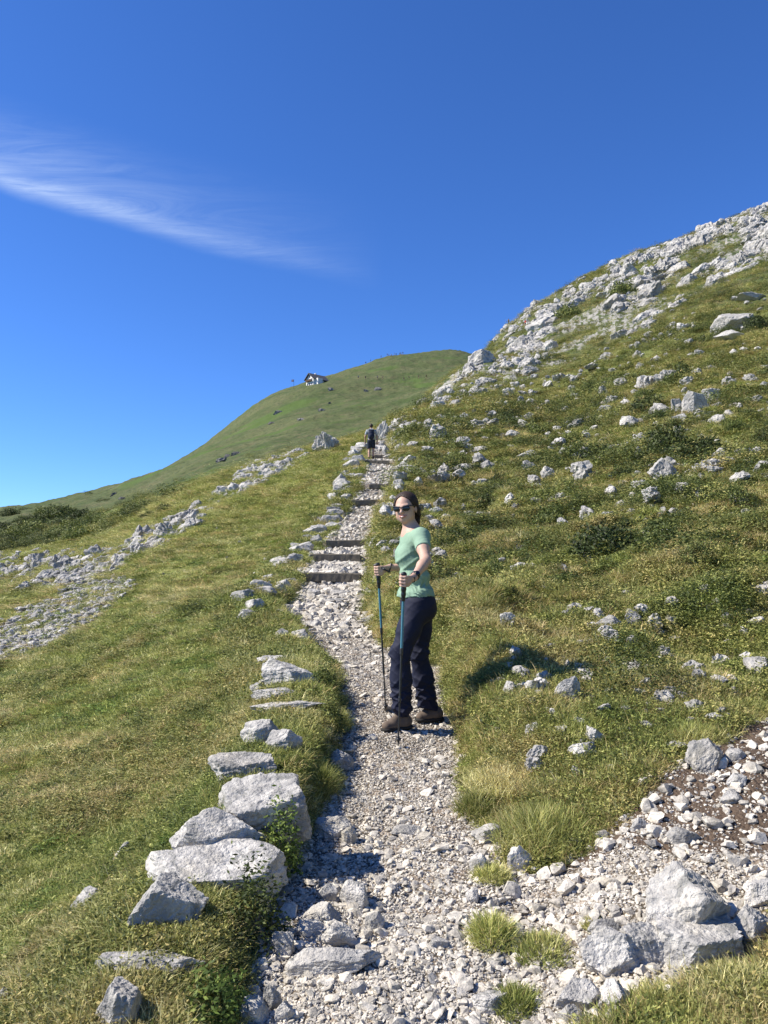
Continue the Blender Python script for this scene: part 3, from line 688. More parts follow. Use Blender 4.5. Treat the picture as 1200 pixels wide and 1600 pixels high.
band += [(p, w, 'L') for p, w, g in scatter_px(ROCK_L, 650, 6, (4, 34), ymin=14, ymax=110) if clump(p, .14, -.14)]
SLOPE_R = [(640, 690), (800, 610), (1000, 540), (1200, 440), (1225, 800), (1225, 1000), (1000, 1010), (760, 980), (690, 900), (650, 800)]
slope_s = [(p, w, 'S') for p, w, g in scatter_px(SLOPE_R, 560, 8, (3.5, 19), fn=H)]
SLOPE_L = [(100, 950), (250, 850), (420, 760), (520, 710), (500, 800), (440, 900), (300, 1000), (150, 1050)]
slope_s += [(p, w, 'S') for p, w, g in scatter_px([(690, 680), (800, 605), (950, 540), (1090, 480), (1120, 530), (950, 610), (800, 690), (700, 720)], 170, 18, (5, 26))]
band += [(p, w, 'L') for p, w, g in scatter_px([(0, 862), (140, 858), (150, 912), (0, 926)], 40, 61, (12, 44), ymin=14, ymax=110)] + [(p, w, 'L') for p, w, g in scatter_px([(190, 862), (220, 830), (330, 780), (350, 790), (260, 850), (200, 880)], 60, 62, (9, 40), ymin=14, ymax=110)]
band += [(p, w, 'L') for p, w, g in scatter_px([(330, 780), (360, 745), (470, 702), (480, 715), (420, 750), (350, 790)], 60, 63, (6, 26), ymin=14, ymax=110)]
slope_s += [(p, w * .7, 'M') for p, w, g in scatter_px(SLOPE_L, 40, 9, (4, 13), fn=H)]
edge = []
g = np.random.default_rng(12)
for k in range(130):   # stones that hold the left edge of the stair
    py = 1030 - (1030 - 702) * (k / 130) ** .9; Yp = np.interp(-py, -PR[:, 0], PR[:, 3]); l, r = path_edges(Yp)
    wpx = g.uniform(10, 36) * (1 if py > 800 else .8)
    x = l - g.uniform(-.05, .55) - wpx * Yp / F * .3 if k % 4 else r + g.uniform(-.1, .3); edge.append((np.array([x, Yp, float(H(x, Yp)) ]), wpx, 'E'))
allr = sorted(band + slope_s + edge, key=lambda a: -a[1] * (1.3 if a[2] in 'E' else 1))
LB = {'R': ('weathered white limestone rock in the rocky band under the right skyline', 'rocks of the limestone ridge'),
      'L': ('fissured grey rock in the outcrop band crossing the left meadow', 'rocks of the left outcrop band'),
      'S': ('small pale rock sticking out of the heath on the right slope', 'small rocks on the right slope'),
      'M': ('small flat stone lying in the open grass of the left meadow', 'small stones in the left meadow'),
      'E': ('stone set in the turf along the left edge of the stepped path', 'edge stones of the stepped path')}
rest = []
for p, w, k in allr:
    s = p[1] / F * w / 2
    g_ = R.uniform
    if k in 'RL':
        me = R.choice(KR + KN); size = (s * g_(.9, 1.5), s * g_(.8, 1.4), s * g_(.6, 1.25)); rot = (g_(-.3, .3), g_(-.75, .15), g_(-.5, .5)); dz = -.22 * s
    elif k == 'E':
        me = R.choice(SR); size = (s * 1.15, s * g_(.5, .9), s * g_(.4, .8)); rot = (g_(-.15, .15), g_(-.25, .25), g_(-.5, .5)); dz = .30 * s
    else:
        me = R.choice(SR if p[1] < 30 else KN); size = (s * g_(.8, 1.2), s * g_(.7, 1.2), s * g_(.4, 1.0)); rot = (g_(-.3, .3), g_(-.4, .4), g_(0, 6.3)); dz = 0.35 * s
    loc = (p[0], p[1], p[2] + dz)
    if RKN[0] < 300:
        add_rock('rock', loc, size, rot, me, label=LB[k][0], cat='rock', group=LB[k][1])
    else:
        rest.append((loc, rot, size, R.randrange(len(SR))))
    OCC.append((p[0], p[1], size[0] * .8, size[1] * .8))
OC = np.array(OCC)

# ------------------------------------------------------------------ scattering of uncountable things
def proto_coll(name, meshes):
    c = bpy.data.collections.new(name)
    for i, me in enumerate(meshes):
        o = bpy.data.objects.new('%s_%02d' % (name, i), me); c.objects.link(o)
    return c
def scatter(name, coll, P, ROT, SCL, PID, label, cat):
    me = bpy.data.meshes.new(name); me.vertices.add(len(P)); me.vertices.foreach_set('co', np.asarray(P, np.float32).ravel())
    a = me.attributes.new('rot', 'FLOAT_VECTOR', 'POINT'); a.data.foreach_set('vector', np.asarray(ROT, np.float32).ravel())
    a = me.attributes.new('scl', 'FLOAT_VECTOR', 'POINT'); a.data.foreach_set('vector', np.asarray(SCL, np.float32).ravel())
    a = me.attributes.new('pid', 'INT', 'POINT'); a.data.foreach_set('value', np.asarray(PID, np.int32))
    o = obj_me(name, me); tag(o, label, cat, kind='stuff')
    ng = bpy.data.node_groups.new('scatter_' + name, 'GeometryNodeTree')
    ng.interface.new_socket('Geometry', in_out='INPUT', socket_type='NodeSocketGeometry')
    ng.interface.new_socket('Geometry', in_out='OUTPUT', socket_type='NodeSocketGeometry')
    N = ng.nodes; L = ng.links
    gi = N.new('NodeGroupInput'); go = N.new('NodeGroupOutput'); ip = N.new('GeometryNodeInstanceOnPoints')
    ci = N.new('GeometryNodeCollectionInfo'); ci.inputs[0].default_value = coll; ci.inputs[1].default_value = True; ci.inputs[2].default_value = True
    L.new(gi.outputs[0], ip.inputs['Points']); L.new(ci.outputs[0], ip.inputs['Instance']); ip.inputs['Pick Instance'].default_value = True
    def na(nm, ty):
        n = N.new('GeometryNodeInputNamedAttribute'); n.data_type = ty; n.inputs[0].default_value = nm
        return [s for s in n.outputs if s.enabled and s.name == 'Attribute'][0]
    L.new(na('pid', 'INT'), ip.inputs['Instance Index']); L.new(na('rot', 'FLOAT_VECTOR'), ip.inputs['Rotation']); L.new(na('scl', 'FLOAT_VECTOR'), ip.inputs['Scale'])
    L.new(ip.outputs[0], go.inputs[0])
    md = o.modifiers.new('scatter', 'NODES'); md.node_group = ng
    return o
# the rocks past the 300 largest
rc = proto_coll('rock_shape', [rock_me(460 + i, M['rock_far'], 'rock', sub=3, cuts=9, karst=.4, rough=.15) for i in range(7)])
def stone_meshes(n, sub, seed, mat, **k):
    out = []
    for i in range(n):
        g = np.random.default_rng(seed + i); m = 18 if sub == 2 else 11
        p = g.normal(size=(m, 3)); p /= np.linalg.norm(p, axis=1)[:, None]; p *= g.uniform(.75, 1.05, (m, 1))
        bm = bmesh.new()
        for q in p: bm.verts.new(q)
        r = bmesh.ops.convex_hull(bm, input=bm.verts); bmesh.ops.delete(bm, geom=[v for v in bm.verts if not v.link_faces], context='VERTS')
        me = bpy.data.meshes.new('stone'); bm.to_mesh(me); bm.free(); me.materials.append(mat); out.append(me)
    return out

def free_of_rocks(x, y, k=1.0):
    ok = np.ones(len(x), bool)
    for cx, cy, a, b in OC:
        m = (np.abs(x - cx) < a * k) & (np.abs(y - cy) < b * k)
        ok &= ~(m & (((x - cx) / (a * k)) ** 2 + ((y - cy) / (b * k)) ** 2 < 1))
    return ok
def sample(n, seed, r0, r1, a0=-.60, a1=.68, power=0.0):
    g = np.random.default_rng(seed); a = g.uniform(a0, a1, n); t = g.uniform(0, 1, n) ** (1 + power)
    r = r0 * (r1 / r0) ** t
    return r * np.sin(a), r * np.cos(a), r, g
def rank(x, y, n): return None

# gravel of the path and the scree
def gravel(name, n, seed, r0, r1, size, sub, label, keep=1.0, power=.0, flat=(.45, .9), sp=1.8, a0=-.5, a1=.68, dirtkeep=.35):
    x, y, r, g = sample(n, seed, r0, r1, a0, a1, power)
    gm, dm, rk, sc_ = masks(x, y, H0(x, y))
    pr = np.maximum(gm, 0) * (1 - (1 - dirtkeep) * dm)
    clump = .55 + .9 * fbm(x * 2.2, y * 2.2, seed=seed, oc=3)
    k = (g.uniform(0, 1, n) < pr * keep * np.clip(clump + .35, .25, 1)) & free_of_rocks(x, y, .8)
    x, y, r = x[k], y[k], r[k]; m = len(x)
    s = size[0] * (size[1] / size[0]) ** (g.uniform(0, 1, m) ** sp) * np.clip(r / 6, .8, 2.2)
    z = H(x, y) + s * .12
    S = np.stack([s * g.uniform(.8, 1.3, m), s * g.uniform(.7, 1.1, m), s * g.uniform(*flat, m)], -1)
    Rt = np.stack([g.normal(0, .3, m), g.normal(0, .3, m), g.uniform(0, 6.3, m)], -1)
    print(name, m)
    return scatter(name, GC if sub == 2 else GC1, np.stack([x, y, z], -1), Rt, S, g.integers(0, 9, m), label, 'gravel')
GC = proto_coll('stone_shape', stone_meshes(9, 2, 500, M['gravel'], cuts=9, rough=.08))
GC1 = proto_coll('pebble_shape', stone_meshes(9, 1, 520, M['gravel'], cuts=8, rough=.08))
gravel('fine_gravel', 330000, 21, 2.1, 48, (.005, .015), 1, 'fine pale gravel covering the footpath and scree', keep=.85, a0=-.32, a1=.62, power=.1)
gravel('flat_stones', 9000, 27, 2.1, 12, (.018, .055), 2, 'flat stones trodden into the lower footpath', keep=.27, a0=-.32, a1=.3, sp=1.5, flat=(.25, .45))
gravel('path_stones', 26000, 26, 9, 50, (.016, .055), 2, 'rough pale stones littering the stepped part of the footpath', keep=.8, a0=-.2, a1=.1, sp=1.6)
gravel('coarse_gravel', 60000, 22, 2.1, 48, (.010, .036), 2, 'coarse broken limestone gravel on the footpath and scree', keep=.42, a0=-.32, a1=.62, sp=2.6, dirtkeep=.5)
# bigger broken stones of the scree right of the path
x, y, r, g = sample(26000, 25, 2.1, 6.5, 0, .68)
gm, dm, rk, s4 = masks(x, y, H0(x, y)); l, rr = path_edges(y)
kk = (gm > .5) & (x > rr + .05) & (g.uniform(0, 1, len(x)) < .05 + .05 * dm) & free_of_rocks(x, y, .8); x, y = x[kk], y[kk]; m = len(x)
s = .012 * 3.6 ** (g.uniform(0, 1, m) ** 1.8)
scatter('scree_stones', GC, np.stack([x, y, H(x, y) + s * .3], -1), np.stack([g.normal(0, .35, m), g.normal(0, .35, m), g.uniform(0, 6.3, m)], -1),
        np.stack([s * g.uniform(.9, 1.4, m), s, s * g.uniform(.45, .9, m)], -1), g.integers(0, 9, m), 'loose white stones of the scree right of the path', 'stones')
# pale scree in the left meadow, debris of the bands
x, y, r, g = sample(46000, 23, 6, 100, -.62, .1)
gm, dm, rk, s4 = masks(x, y, H0(x, y))
kk = (g.uniform(0, 1, len(x)) < np.where(s4 > 0, 1.0, 0) + rk * .5 * (r < 100)) & free_of_rocks(x, y, .6)
x, y, r = x[kk], y[kk], r[kk]; s = .02 * 4.5 ** (g.uniform(0, 1, len(x)) ** 1.7) * np.clip(r / 12, .8, 3.2); n_ = len(x)
P1 = np.stack([x, y, HR(x, y) + s * .1], -1); R1 = np.stack([g.normal(0, .25, n_), g.normal(0, .25, n_), g.uniform(0, 6.3, n_)], -1)
S1 = np.stack([s * 1.2, s, s * g.uniform(.4, .9, n_)], -1)
# tiny stones here and there in the right slope
x, y, r, g = sample(3200, 24, 3, 90, .0, .62)
gm, dm, rk, s4 = masks(x, y, H0(x, y)); kk = (gm < .1) & (fbm(x * .5, y * .5, seed=77, oc=3) > -.05); x, y, r = x[kk], y[kk], r[kk]
s = .026 * 3 ** (g.uniform(0, 1, len(x)) ** 2) * np.clip(r / 6, .7, 6); n2_ = len(x)
P1 = np.concatenate([P1, np.stack([x, y, H(x, y) + s * .8], -1)]); R1 = np.concatenate([R1, np.stack([g.normal(0, .4, n2_), g.normal(0, .4, n2_), g.uniform(0, 6.3, n2_)], -1)])
S1 = np.concatenate([S1, np.stack([s * 1.2, s, s * g.uniform(.5, 1.1, n2_)], -1)])
if rest:
    P1 = np.concatenate([P1, [q[0] for q in rest]]); R1 = np.concatenate([R1, [q[1] for q in rest]]); S1 = np.concatenate([S1, [q[2] for q in rest]])
scatter('rock_debris', rc, P1, R1, S1, np.random.default_rng(3).integers(0, 7, len(P1)), 'countless smaller pale stones scattered over bands, scree and meadow', 'stones')

# ------------------------------------------------------------------ grass
def blades(seed, n, rad, h, wdt, lean=.5, curve=.5, mound=0.0, seg=3):
    g = np.random.default_rng(seed)
    rr = rad * np.sqrt(g.uniform(0, 1, n)); a = g.uniform(0, 2 * pi, n)
    bx, by = rr * np.cos(a), rr * np.sin(a); bz = mound * (1 - (rr / rad) ** 2) - .01
    da = a * (rr / rad > .25) + g.normal(0, 1.25, n); ln = np.abs(g.normal(lean, .3, n)) * (.35 + .8 * rr / rad)
    hh = h * g.uniform(.55, 1.25, n); ww = wdt * g.uniform(.7, 1.3, n)
    fa = g.uniform(0, pi, n)
    V = []; 
    for k in range(seg + 1):
        t = k / seg
        ang = ln * (.4 + curve * 2 * t); ang = np.minimum(ang, 2.1)
        # integrate the bend
        if k == 0: px_, pz_ = np.zeros(n), np.zeros(n)
        else:
            px_ = px_ + np.sin(ang) * hh / seg; pz_ = pz_ + np.cos(ang) * hh / seg
        cx, cy, cz = bx + px_ * np.cos(da), by + px_ * np.sin(da), bz + pz_
        wk = ww * (1 - t ** 1.6) * .5 + (.0002 if k == seg else 0)
        V.append(np.stack([cx - np.cos(fa) * wk, cy - np.sin(fa) * wk, cz], -1)); V.append(np.stack([cx + np.cos(fa) * wk, cy + np.sin(fa) * wk, cz], -1))
    V = np.stack(V, 1).reshape(-1, 3); m = 2 * (seg + 1); base = np.arange(n) * m
    q = [np.stack([base + 2 * k, base + 2 * k + 1, base + 2 * k + 3, base + 2 * k + 2], -1) for k in range(seg)]
    return V, np.concatenate(q)
def leaves(seed, n, rad, hgt, ls, shell=.6, lump=.25):
    """a low dome of small leaf faces in clumps, open underneath"""
    g = np.random.default_rng(seed)
    d = g.normal(size=(n, 3)); d[:, 2] = np.abs(d[:, 2]); d /= np.linalg.norm(d, axis=1)[:, None]
    lum = 1 + lump * 2 * fbm(d[:, 0] * 2.6 + seed, d[:, 1] * 2.6, d[:, 2] * 2.6, seed=seed, oc=3)
    rr = (shell + (1 - shell) * g.uniform(0, 1, n) ** .6) * lum
    c = d * rr[:, None] * np.array([rad, rad, hgt])
    a = g.uniform(0, 2 * pi, n); t1 = np.stack([np.cos(a), np.sin(a), g.normal(0, .5, n)], -1); t1 /= np.linalg.norm(t1, axis=1)[:, None]
    nn = d + g.normal(0, .6, (n, 3)); t2 = np.cross(nn, t1); t2 /= np.linalg.norm(t2, axis=1)[:, None] + 1e-9
    L_ = ls * g.uniform(.6, 1.3, n)[:, None]
    V = np.stack([c - t1 * L_, c + t2 * L_ * .42, c + t1 * L_, c - t2 * L_ * .42], 1).reshape(-1, 3)
    b = np.arange(n) * 4
    return V, np.stack([b, b + 1, b + 2, b + 3], -1)
def join_np(parts):
    Vs, Fs, o = [], [], 0
    for V, Fc in parts: Vs.append(V); Fs.append(Fc + o); o += len(V)
    return np.concatenate(Vs), np.concatenate(Fs)
M['bush'] = leaf_mat('bush_leaves', [(.035, .052, .015), (.075, .10, .024), (.145, .155, .042)], .2)
turf_me = [mesh_np('turf_tuft', *blades(600 + i, 80, .085, .027, .0042, 1.0, .5, seg=2), mats=[M['grass']]) for i in range(5)]
long_me = [mesh_np('long_tuft', *blades(610 + i, 90, .075, .075, .0040, .95, .6), mats=[M['grass']]) for i in range(4)]
dry_me = [mesh_np('dry_tuft', *blades(620 + i, 70, .085, .070, .0034, .95, .55), mats=[M['straw']]) for i in range(3)]
heath_me = [mesh_np('heath_tuft', *leaves(630 + i, 320, .11, .055, .0078, .35), mats=[M['heath']]) for i in range(4)]
herb_me = [mesh_np('herb_tuft', *leaves(640 + i, 170, .08, .032, .0085, .3), mats=[M['herb']]) for i in range(3)]
clump_me = [mesh_np('heath_clump', *leaves(650 + i, 1900, .30, .20, .0115, .45, .4), mats=[M['heath' if i < 2 else 'bush']]) for i in range(4)]
TC = proto_coll('tuft_shape', turf_me + long_me + dry_me + heath_me + herb_me + clump_me)
# sorted by name: collection order is the order of linking; ids 0-4 turf, 5-8 long, 9-11 dry, 12-15 heath, 16-18 herb
def meadow(n, seed, r0, r1, a0, a1, power, base=1.0):
    x, y, r, g = sample(n, seed, r0, r1, a0, a1, power)
    gm, dm, rk, s4 = masks(x, y, H0(x, y)); l, rr = path_edges(y)
    k = (gm < .25) & ((rk < .3) | (g.uniform(0, 1, n) < .35)) & ((s4 < .5) | (g.uniform(0, 1, n) < .35)) & free_of_rocks(x, y)
    x, y, r, l, rr = x[k], y[k], r[k], l[k], rr[k]; m = len(x)
    left = x < (l + rr) / 2
    px, py = proj(x, y, H0(x, y)); pk = np.clip(1.0 - np.clip((r - 70) / 70, 0, 1) * (px + 40 * fbm(x * .1, y * .1, seed=5, oc=2) < 690), 0, 1); kp = g.uniform(0, 1, m) < pk
    x, y, r, l, rr, left = x[kp], y[kp], r[kp], l[kp], rr[kp], left[kp]; m = len(x)
    px, py = proj(x, y, H0(x, y))
    hn = fbm(x * .55, y * .55, seed=71, oc=4); dn = fbm(x * .8 + 9, y * .8, seed=73, oc=3)
    u_ = g.uniform(0, 1, m)
    dl = (l - x); bank = left & (dl < .85) & (y < 30)
    pid = np.zeros(m, int)
    # left: short turf, with longer growth on the bank by the path
    pl = np.where(bank, .5, .03 + .10 * (dn > .1)); pd = np.where(bank, .10, .03 + .16 * (dn > .12)); ph = np.where(bank, .20, .02 + .20 * (hn > .25)); pb = np.where(bank, .15, .05)
    # right: rough grass and heath
    prl = .38; prd = .12 + .26 * (dn > .0); prh = np.where(hn > -.02, .52, .10); prb = .04
    pl = np.where(left, pl, prl); pd = np.where(left, pd, prd); ph = np.where(left, ph, prh); pb = np.where(left, pb, prb)
    c1 = pl; c2 = c1 + pd; c3 = c2 + ph; c4 = c3 + pb
    pid = np.where(u_ < c1, 5 + g.integers(0, 4, m), np.where(u_ < c2, 9 + g.integers(0, 3, m), np.where(u_ < c3, 12 + g.integers(0, 4, m), np.where(u_ < c4, 16 + g.integers(0, 3, m), g.integers(0, 5, m)))))
    s = np.clip(r / 5, .75, 100) ** .78 * g.uniform(.7, 1.35, m) * base
    tall = g.uniform(.7, 1.2, m) * np.where(left & ~bank & (pid > 4), .55, 1.0) / np.clip(r / 6, 1, 100) ** .45
    near_edge = np.minimum(np.abs(x - l), np.abs(x - rr)) < .12
    s = np.where(near_edge, s * .8, s)
    tall = np.where(pid >= 12, tall * np.clip(r / 6, 1, 100) ** .18, tall)
    S = np.stack([s, s, s * tall], -1); Rt = np.stack([g.normal(0, .15, m), g.normal(0, .15, m), g.uniform(0, 6.3, m)], -1)
    return np.stack([x, y, H(x, y) - .004], -1), Rt, S, pid
def heath_clumps(n, seed, r0, r1, a0, a1):
    x, y, r, g = sample(n, seed, r0, r1, a0, a1, 0)
    gm, dm, rk, s4 = masks(x, y, H0(x, y)); l, rr = path_edges(y)
    px, py = proj(x, y, H0(x, y))
    right = x > rr + .35
    hn = fbm(x * .35, y * .35, seed=171, oc=4)
    k = (gm < .1) & (rk < .3) & right & (g.uniform(0, 1, n) < sstep(hn, -.25, .35)) & ((r < 80) | (px > 700))
    # scrub behind the left outcrop
    k |= (gm < .1) & (x < 0) & (py < 890 - .27 * px) & (py > 770) & (r > 40) & (fbm(x * .08, y * .05, seed=172, oc=3) > .05)
    k &= free_of_rocks(x, y, 2.0) & free_of_rocks(x, y + np.clip(r / 30, .1, .8), 1.7)
    x, y, r = x[k], y[k], r[k]; m = len(x)
    s = np.clip(r / 7, .55, 8) ** .75 * g.uniform(.5, 1.3, m)
    S = np.stack([s * g.uniform(.8, 1.5, m), s * g.uniform(.8, 1.3, m), s * g.uniform(.7, 1.4, m) * np.clip(8 / r, .45, 1) ** .3], -1)
    return np.stack([x, y, H(x, y) - .02 * s], -1), np.stack([g.normal(0, .12, m), g.normal(0, .12, m), g.uniform(0, 6.3, m)], -1), S, 19 + g.integers(0, 4, m)
parts_ = [heath_clumps(5600, 35, 5.2, 230, -.5, .62), meadow(105000, 31, 1.7, 14, -.62, .70, .0), meadow(16000, 36, 1.2, 16, .70, 1.25, .0), meadow(14000, 37, 1.2, 16, -1.2, -.62, .0), meadow(85000, 32, 12, 75, -.55, .62, -.25, 1.0), meadow(28000, 33, 60, 260, -.52, .60, -.2, .85)]
scatter('grass', TC, *[np.concatenate([p[i] for p in parts_]) for i in range(4)], 'alpine grass, dry stalks and low heath covering the slopes', 'grass')
print('grass', sum(len(p[0]) for p in parts_))

# ------------------------------------------------------------------ shrubs and tussocks one can tell apart
def far_bush(seed): return mesh_np('bush', *leaves(seed, 2600, 1, .75, .060, .5, .35), mats=[M['bush']])
FB = [far_bush(700 + i) for i in range(4)]
def bush(px, py, w, h, label, name='heath_bush', cat='bush', group=None, near=False, seed=0, mat='heath'):
    p = hit(px, py + h * .35)
    if p is None: return
    s = p[1] / F * w / 2; hh = p[1] / F * h * .95
    if near:
        hh *= 1.25; n = int(min(26000, 4.5 * s * s / (.012 ** 2)))
        me = mesh_np('bush', *leaves(seed, max(n, 1500), s, hh, .010, .45, .35), mats=[M['bush' if mat == 'heath' else mat]]); sc_ = (1, 1, 1)
    else: me = FB[seed % 4]; sc_ = (s, s * .85, hh / .75)
    o = obj_me(name, me); o.location = (p[0], p[1] + s * .3, p[2] - .02 * s); o.scale = sc_; o.rotation_euler = (0, 0, 0 if near else R.uniform(0, 6))
    tag(o, label, cat, group); return o
BL = [(1017, 633, 62, 34, 'dark green bush in front of the fissured outcrop on the right slope'), (1100, 706, 95, 44, 'wide bright green bush above the rounded grey boulder'),
 (1046, 690, 76, 52, 'tall dark bush left of the wide bright green one'), (1067, 587, 60, 34, 'bush between the fissured outcrop and the three standing blocks'),
 (842, 675, 54, 28, 'green bush in the middle of the right slope, left of a low white rock'), (930, 604, 46, 20, 'low dark bush under the rocky band'),
 (975, 452, 50, 26, 'dark dwarf pine among the rocks high on the ridge'), (888, 486, 40, 26, 'dark bush near the left end of the ridge rocks'),
 (1188, 506, 44, 30, 'dark bush by the right edge beside the long bright white boulder'), (800, 652, 34, 16, 'small dark bush just under the rocky band on the left part of the slope'),
 (640, 676, 50, 26, 'dark shrub just right of the walking man'), (1158, 775, 66, 36, 'dark bush around white stones at the right'), (1185, 822, 60, 36, 'brownish bush at the right edge of the photo'),
 (950, 846, 120, 54, 'broad dark heath patch in the middle of the near right slope'), (1033, 836, 90, 44, 'bright green heath patch right of the broad dark one'),
 (867, 812, 80, 40, 'heath patch up-left of the broad dark one'), (884, 912, 78, 34, 'small heath patch below the white pebble-like block'), (796, 932, 40, 26, 'little dark heath patch left of the near right slope'),
 (1095, 866, 66, 36, 'heath patch at the right below the bright green one')]
for i, (px, py, w, h, lab) in enumerate(BL): bush(px, py, w, h, lab, seed=i)
g = np.random.default_rng(88); k = 0
while k < 190:
    x, y = g.uniform(640, 1210), g.uniform(540, 900)
    if y < 690 - (x - 640) * .44 + 16: continue
    w = 13 * 4 ** (g.uniform() ** 1.4) * (1.0 if y > 650 else .7)
    bush(x, y, w, w * .5, 'small round heath bush dotted on the right slope', group='small heath bushes on the right slope', seed=int(g.integers(0, 99))); k += 1
k = 0
while k < 40:
    x, y = g.uniform(0, 470), g.uniform(790, 850)
    if y > 872 - x * .27 or y < 800 - x * .12: continue
    w = g.uniform(16, 60)
    bush(x, y, w, w * .4, 'dark scrub clump behind the left outcrop band', group='scrub clumps behind the left outcrop', seed=int(g.integers(0, 99))); k += 1
NB = [(1000, 1060, 168, 100, 'large dome of dark heath right of the woman, its right side in shade', 'heath'), (1150, 955, 62, 66, 'dark heath mound hanging over the bank at the right edge', 'heath'),
 (436, 1338, 72, 86, 'leafy low bush in front of the largest squared boulder', 'herb'), (310, 1582, 130, 60, 'leafy low bush at the bottom left between two stones', 'herb'), (390, 1440, 110, 96, 'leafy bush hanging over the path below the broad flat slab', 'heath'),
 (450, 935, 50, 30, 'dark turf mound at the corner left of the nearest timber step', 'heath'), (505, 1068, 50, 40, 'dark green bush on the bank at the left of the path, beside the flat slabs', 'heath'), (515, 1130, 46, 60, 'dark bush on the bank nearest the woman\'s poles', 'heath')]
for i, (px, py, w, h, lab, mt) in enumerate(NB): bush(px, py, w, h, lab, near=True, seed=750 + i, mat=mt)
def tussock(px, py, w, h, lab, seed, mats=('grass', 'straw')):
    p = hit(px, py + h * .35); s = p[1] / F * w / 2; hh = p[1] / F * h * .55
    e = empty('grass_tussock', (p[0], p[1] + s * .35, p[2]), label=lab, cat='tussock')
    n = int(min(9000, 26000 * s * s + 900))
    obj_me('green_blades', mesh_np('blades', *blades(seed, n, s * .95, hh * .62, .0036, .9, .5, hh * .5, 4), mats=[M[mats[0]]]), e)
    obj_me('dry_blades', mesh_np('blades', *blades(seed + 1, n // 10, s, hh * .7, .0024, .9, .55, hh * .45, 4), mats=[M[mats[1]]]), e)
TL = [(868, 1290, 190, 96, 'largest grass tussock, dark and bushy, on the right side of the path'), (800, 1215, 150, 60, 'light green grass tussock just above the largest one'), (748, 1250, 70, 70, 'yellowish grass tussock overhanging the right path edge'),
 (770, 1360, 62, 44, 'little dark grass tussock between pale blocks'), (772, 1448, 78, 78, 'dark green grass tussock on the gravel at the right of the path'), (856, 1480, 108, 54, 'spreading grass tussock left of the white angular boulder'),
 (935, 1440, 50, 24, 'small dry tussock in front of the scree stones'), (815, 1560, 84, 60, 'yellow-green tussock at the bottom, right of the path'), (1060, 1572, 150, 60, 'wide tussock at the bottom right in front of the grey block'),
 (1165, 1530, 110, 70, 'tussock in the lower right corner beside the shaded block'), (500, 1215, 50, 90, 'long dry tussock hanging from the left bank beside the largest squared boulder'), (530, 1120, 36, 60, 'straw-coloured tussock on the left bank by the far pole'),
 (655, 985, 60, 50, 'grass tussock behind the woman\'s legs'), (605, 940, 46, 60, 'grass tussock at the right path edge left of the woman'), (900, 1130, 120, 50, 'pale tussock between the upright stone and the grey wedge'), (1090, 1140, 110, 50, 'dry grassy fringe above the dirt scree')]
for i, q in enumerate(TL): tussock(*q, 800 + i * 3)
# ------------------------------------------------------------------ implicit surfaces for people
def snet(field, lo, hi, res):
    lo = np.array(lo, float); hi = np.array(hi, float)
    n = np.ceil((hi - lo) / res).astype(int) + 1
    ax = [lo[i] + res * np.arange(n[i]) for i in range(3)]
    X, Y, Z = np.meshgrid(*ax, indexing='ij')
    Fv = field(X, Y, Z)
    S = Fv < 0
    c = np.zeros(tuple(n - 1), int)
    for i in (0, 1):
        for j in (0, 1):
            for k in (0, 1): c += S[i:n[0] - 1 + i, j:n[1] - 1 + j, k:n[2] - 1 + k]
    mixd = (c > 0) & (c < 8)
    cells = np.argwhere(mixd); ids = -np.ones(mixd.shape, int); ids[mixd] = np.arange(len(cells))
    acc = np.zeros((len(cells), 3)); cnt = np.zeros(len(cells))
    cor = [(i, j, k) for i in (0, 1) for j in (0, 1) for k in (0, 1)]
    for a in cor:
        for b in cor:
            if sum(abs(a[q] - b[q]) for q in range(3)) != 1 or a > b: continue
            ca_ = cells + a; cb_ = cells + b
            fa = Fv[ca_[:, 0], ca_[:, 1], ca_[:, 2]]; fb = Fv[cb_[:, 0], cb_[:, 1], cb_[:, 2]]
            m = (fa < 0) != (fb < 0); t = np.where(m, fa / np.where(m, fa - fb, 1), 0)
            acc += np.where(m[:, None], ca_ + (cb_ - ca_) * t[:, None], 0); cnt += m
    V = lo + res * acc / cnt[:, None]
    qs = []
    for d in range(3):
        sl0 = [slice(None)] * 3; sl1 = [slice(None)] * 3; sl0[d] = slice(0, -1); sl1[d] = slice(1, None)
        ch = S[tuple(sl0)] != S[tuple(sl1)]
        e = np.argwhere(ch); u_, v_ = [(1, 2), (2, 0), (0, 1)][d]
        e = e[(e[:, u_] > 0) & (e[:, v_] > 0) & (e[:, u_] < n[u_] - 1) & (e[:, v_] < n[v_] - 1)]
        def idd(du, dv):
            q = e.copy(); q[:, u_] -= du; q[:, v_] -= dv; return ids[q[:, 0], q[:, 1], q[:, 2]]
        Q = np.stack([idd(1, 1), idd(0, 1), idd(0, 0), idd(1, 0)], -1)
        ins = S[e[:, 0], e[:, 1], e[:, 2]]
        Q[~ins] = Q[~ins][:, ::-1]; qs.append(Q)
    return V, np.concatenate(qs)
def smin(a, b, k):
    h = np.clip(.5 + .5 * (b - a) / k, 0, 1); return b * (1 - h) + a * h - k * h * (1 - h)
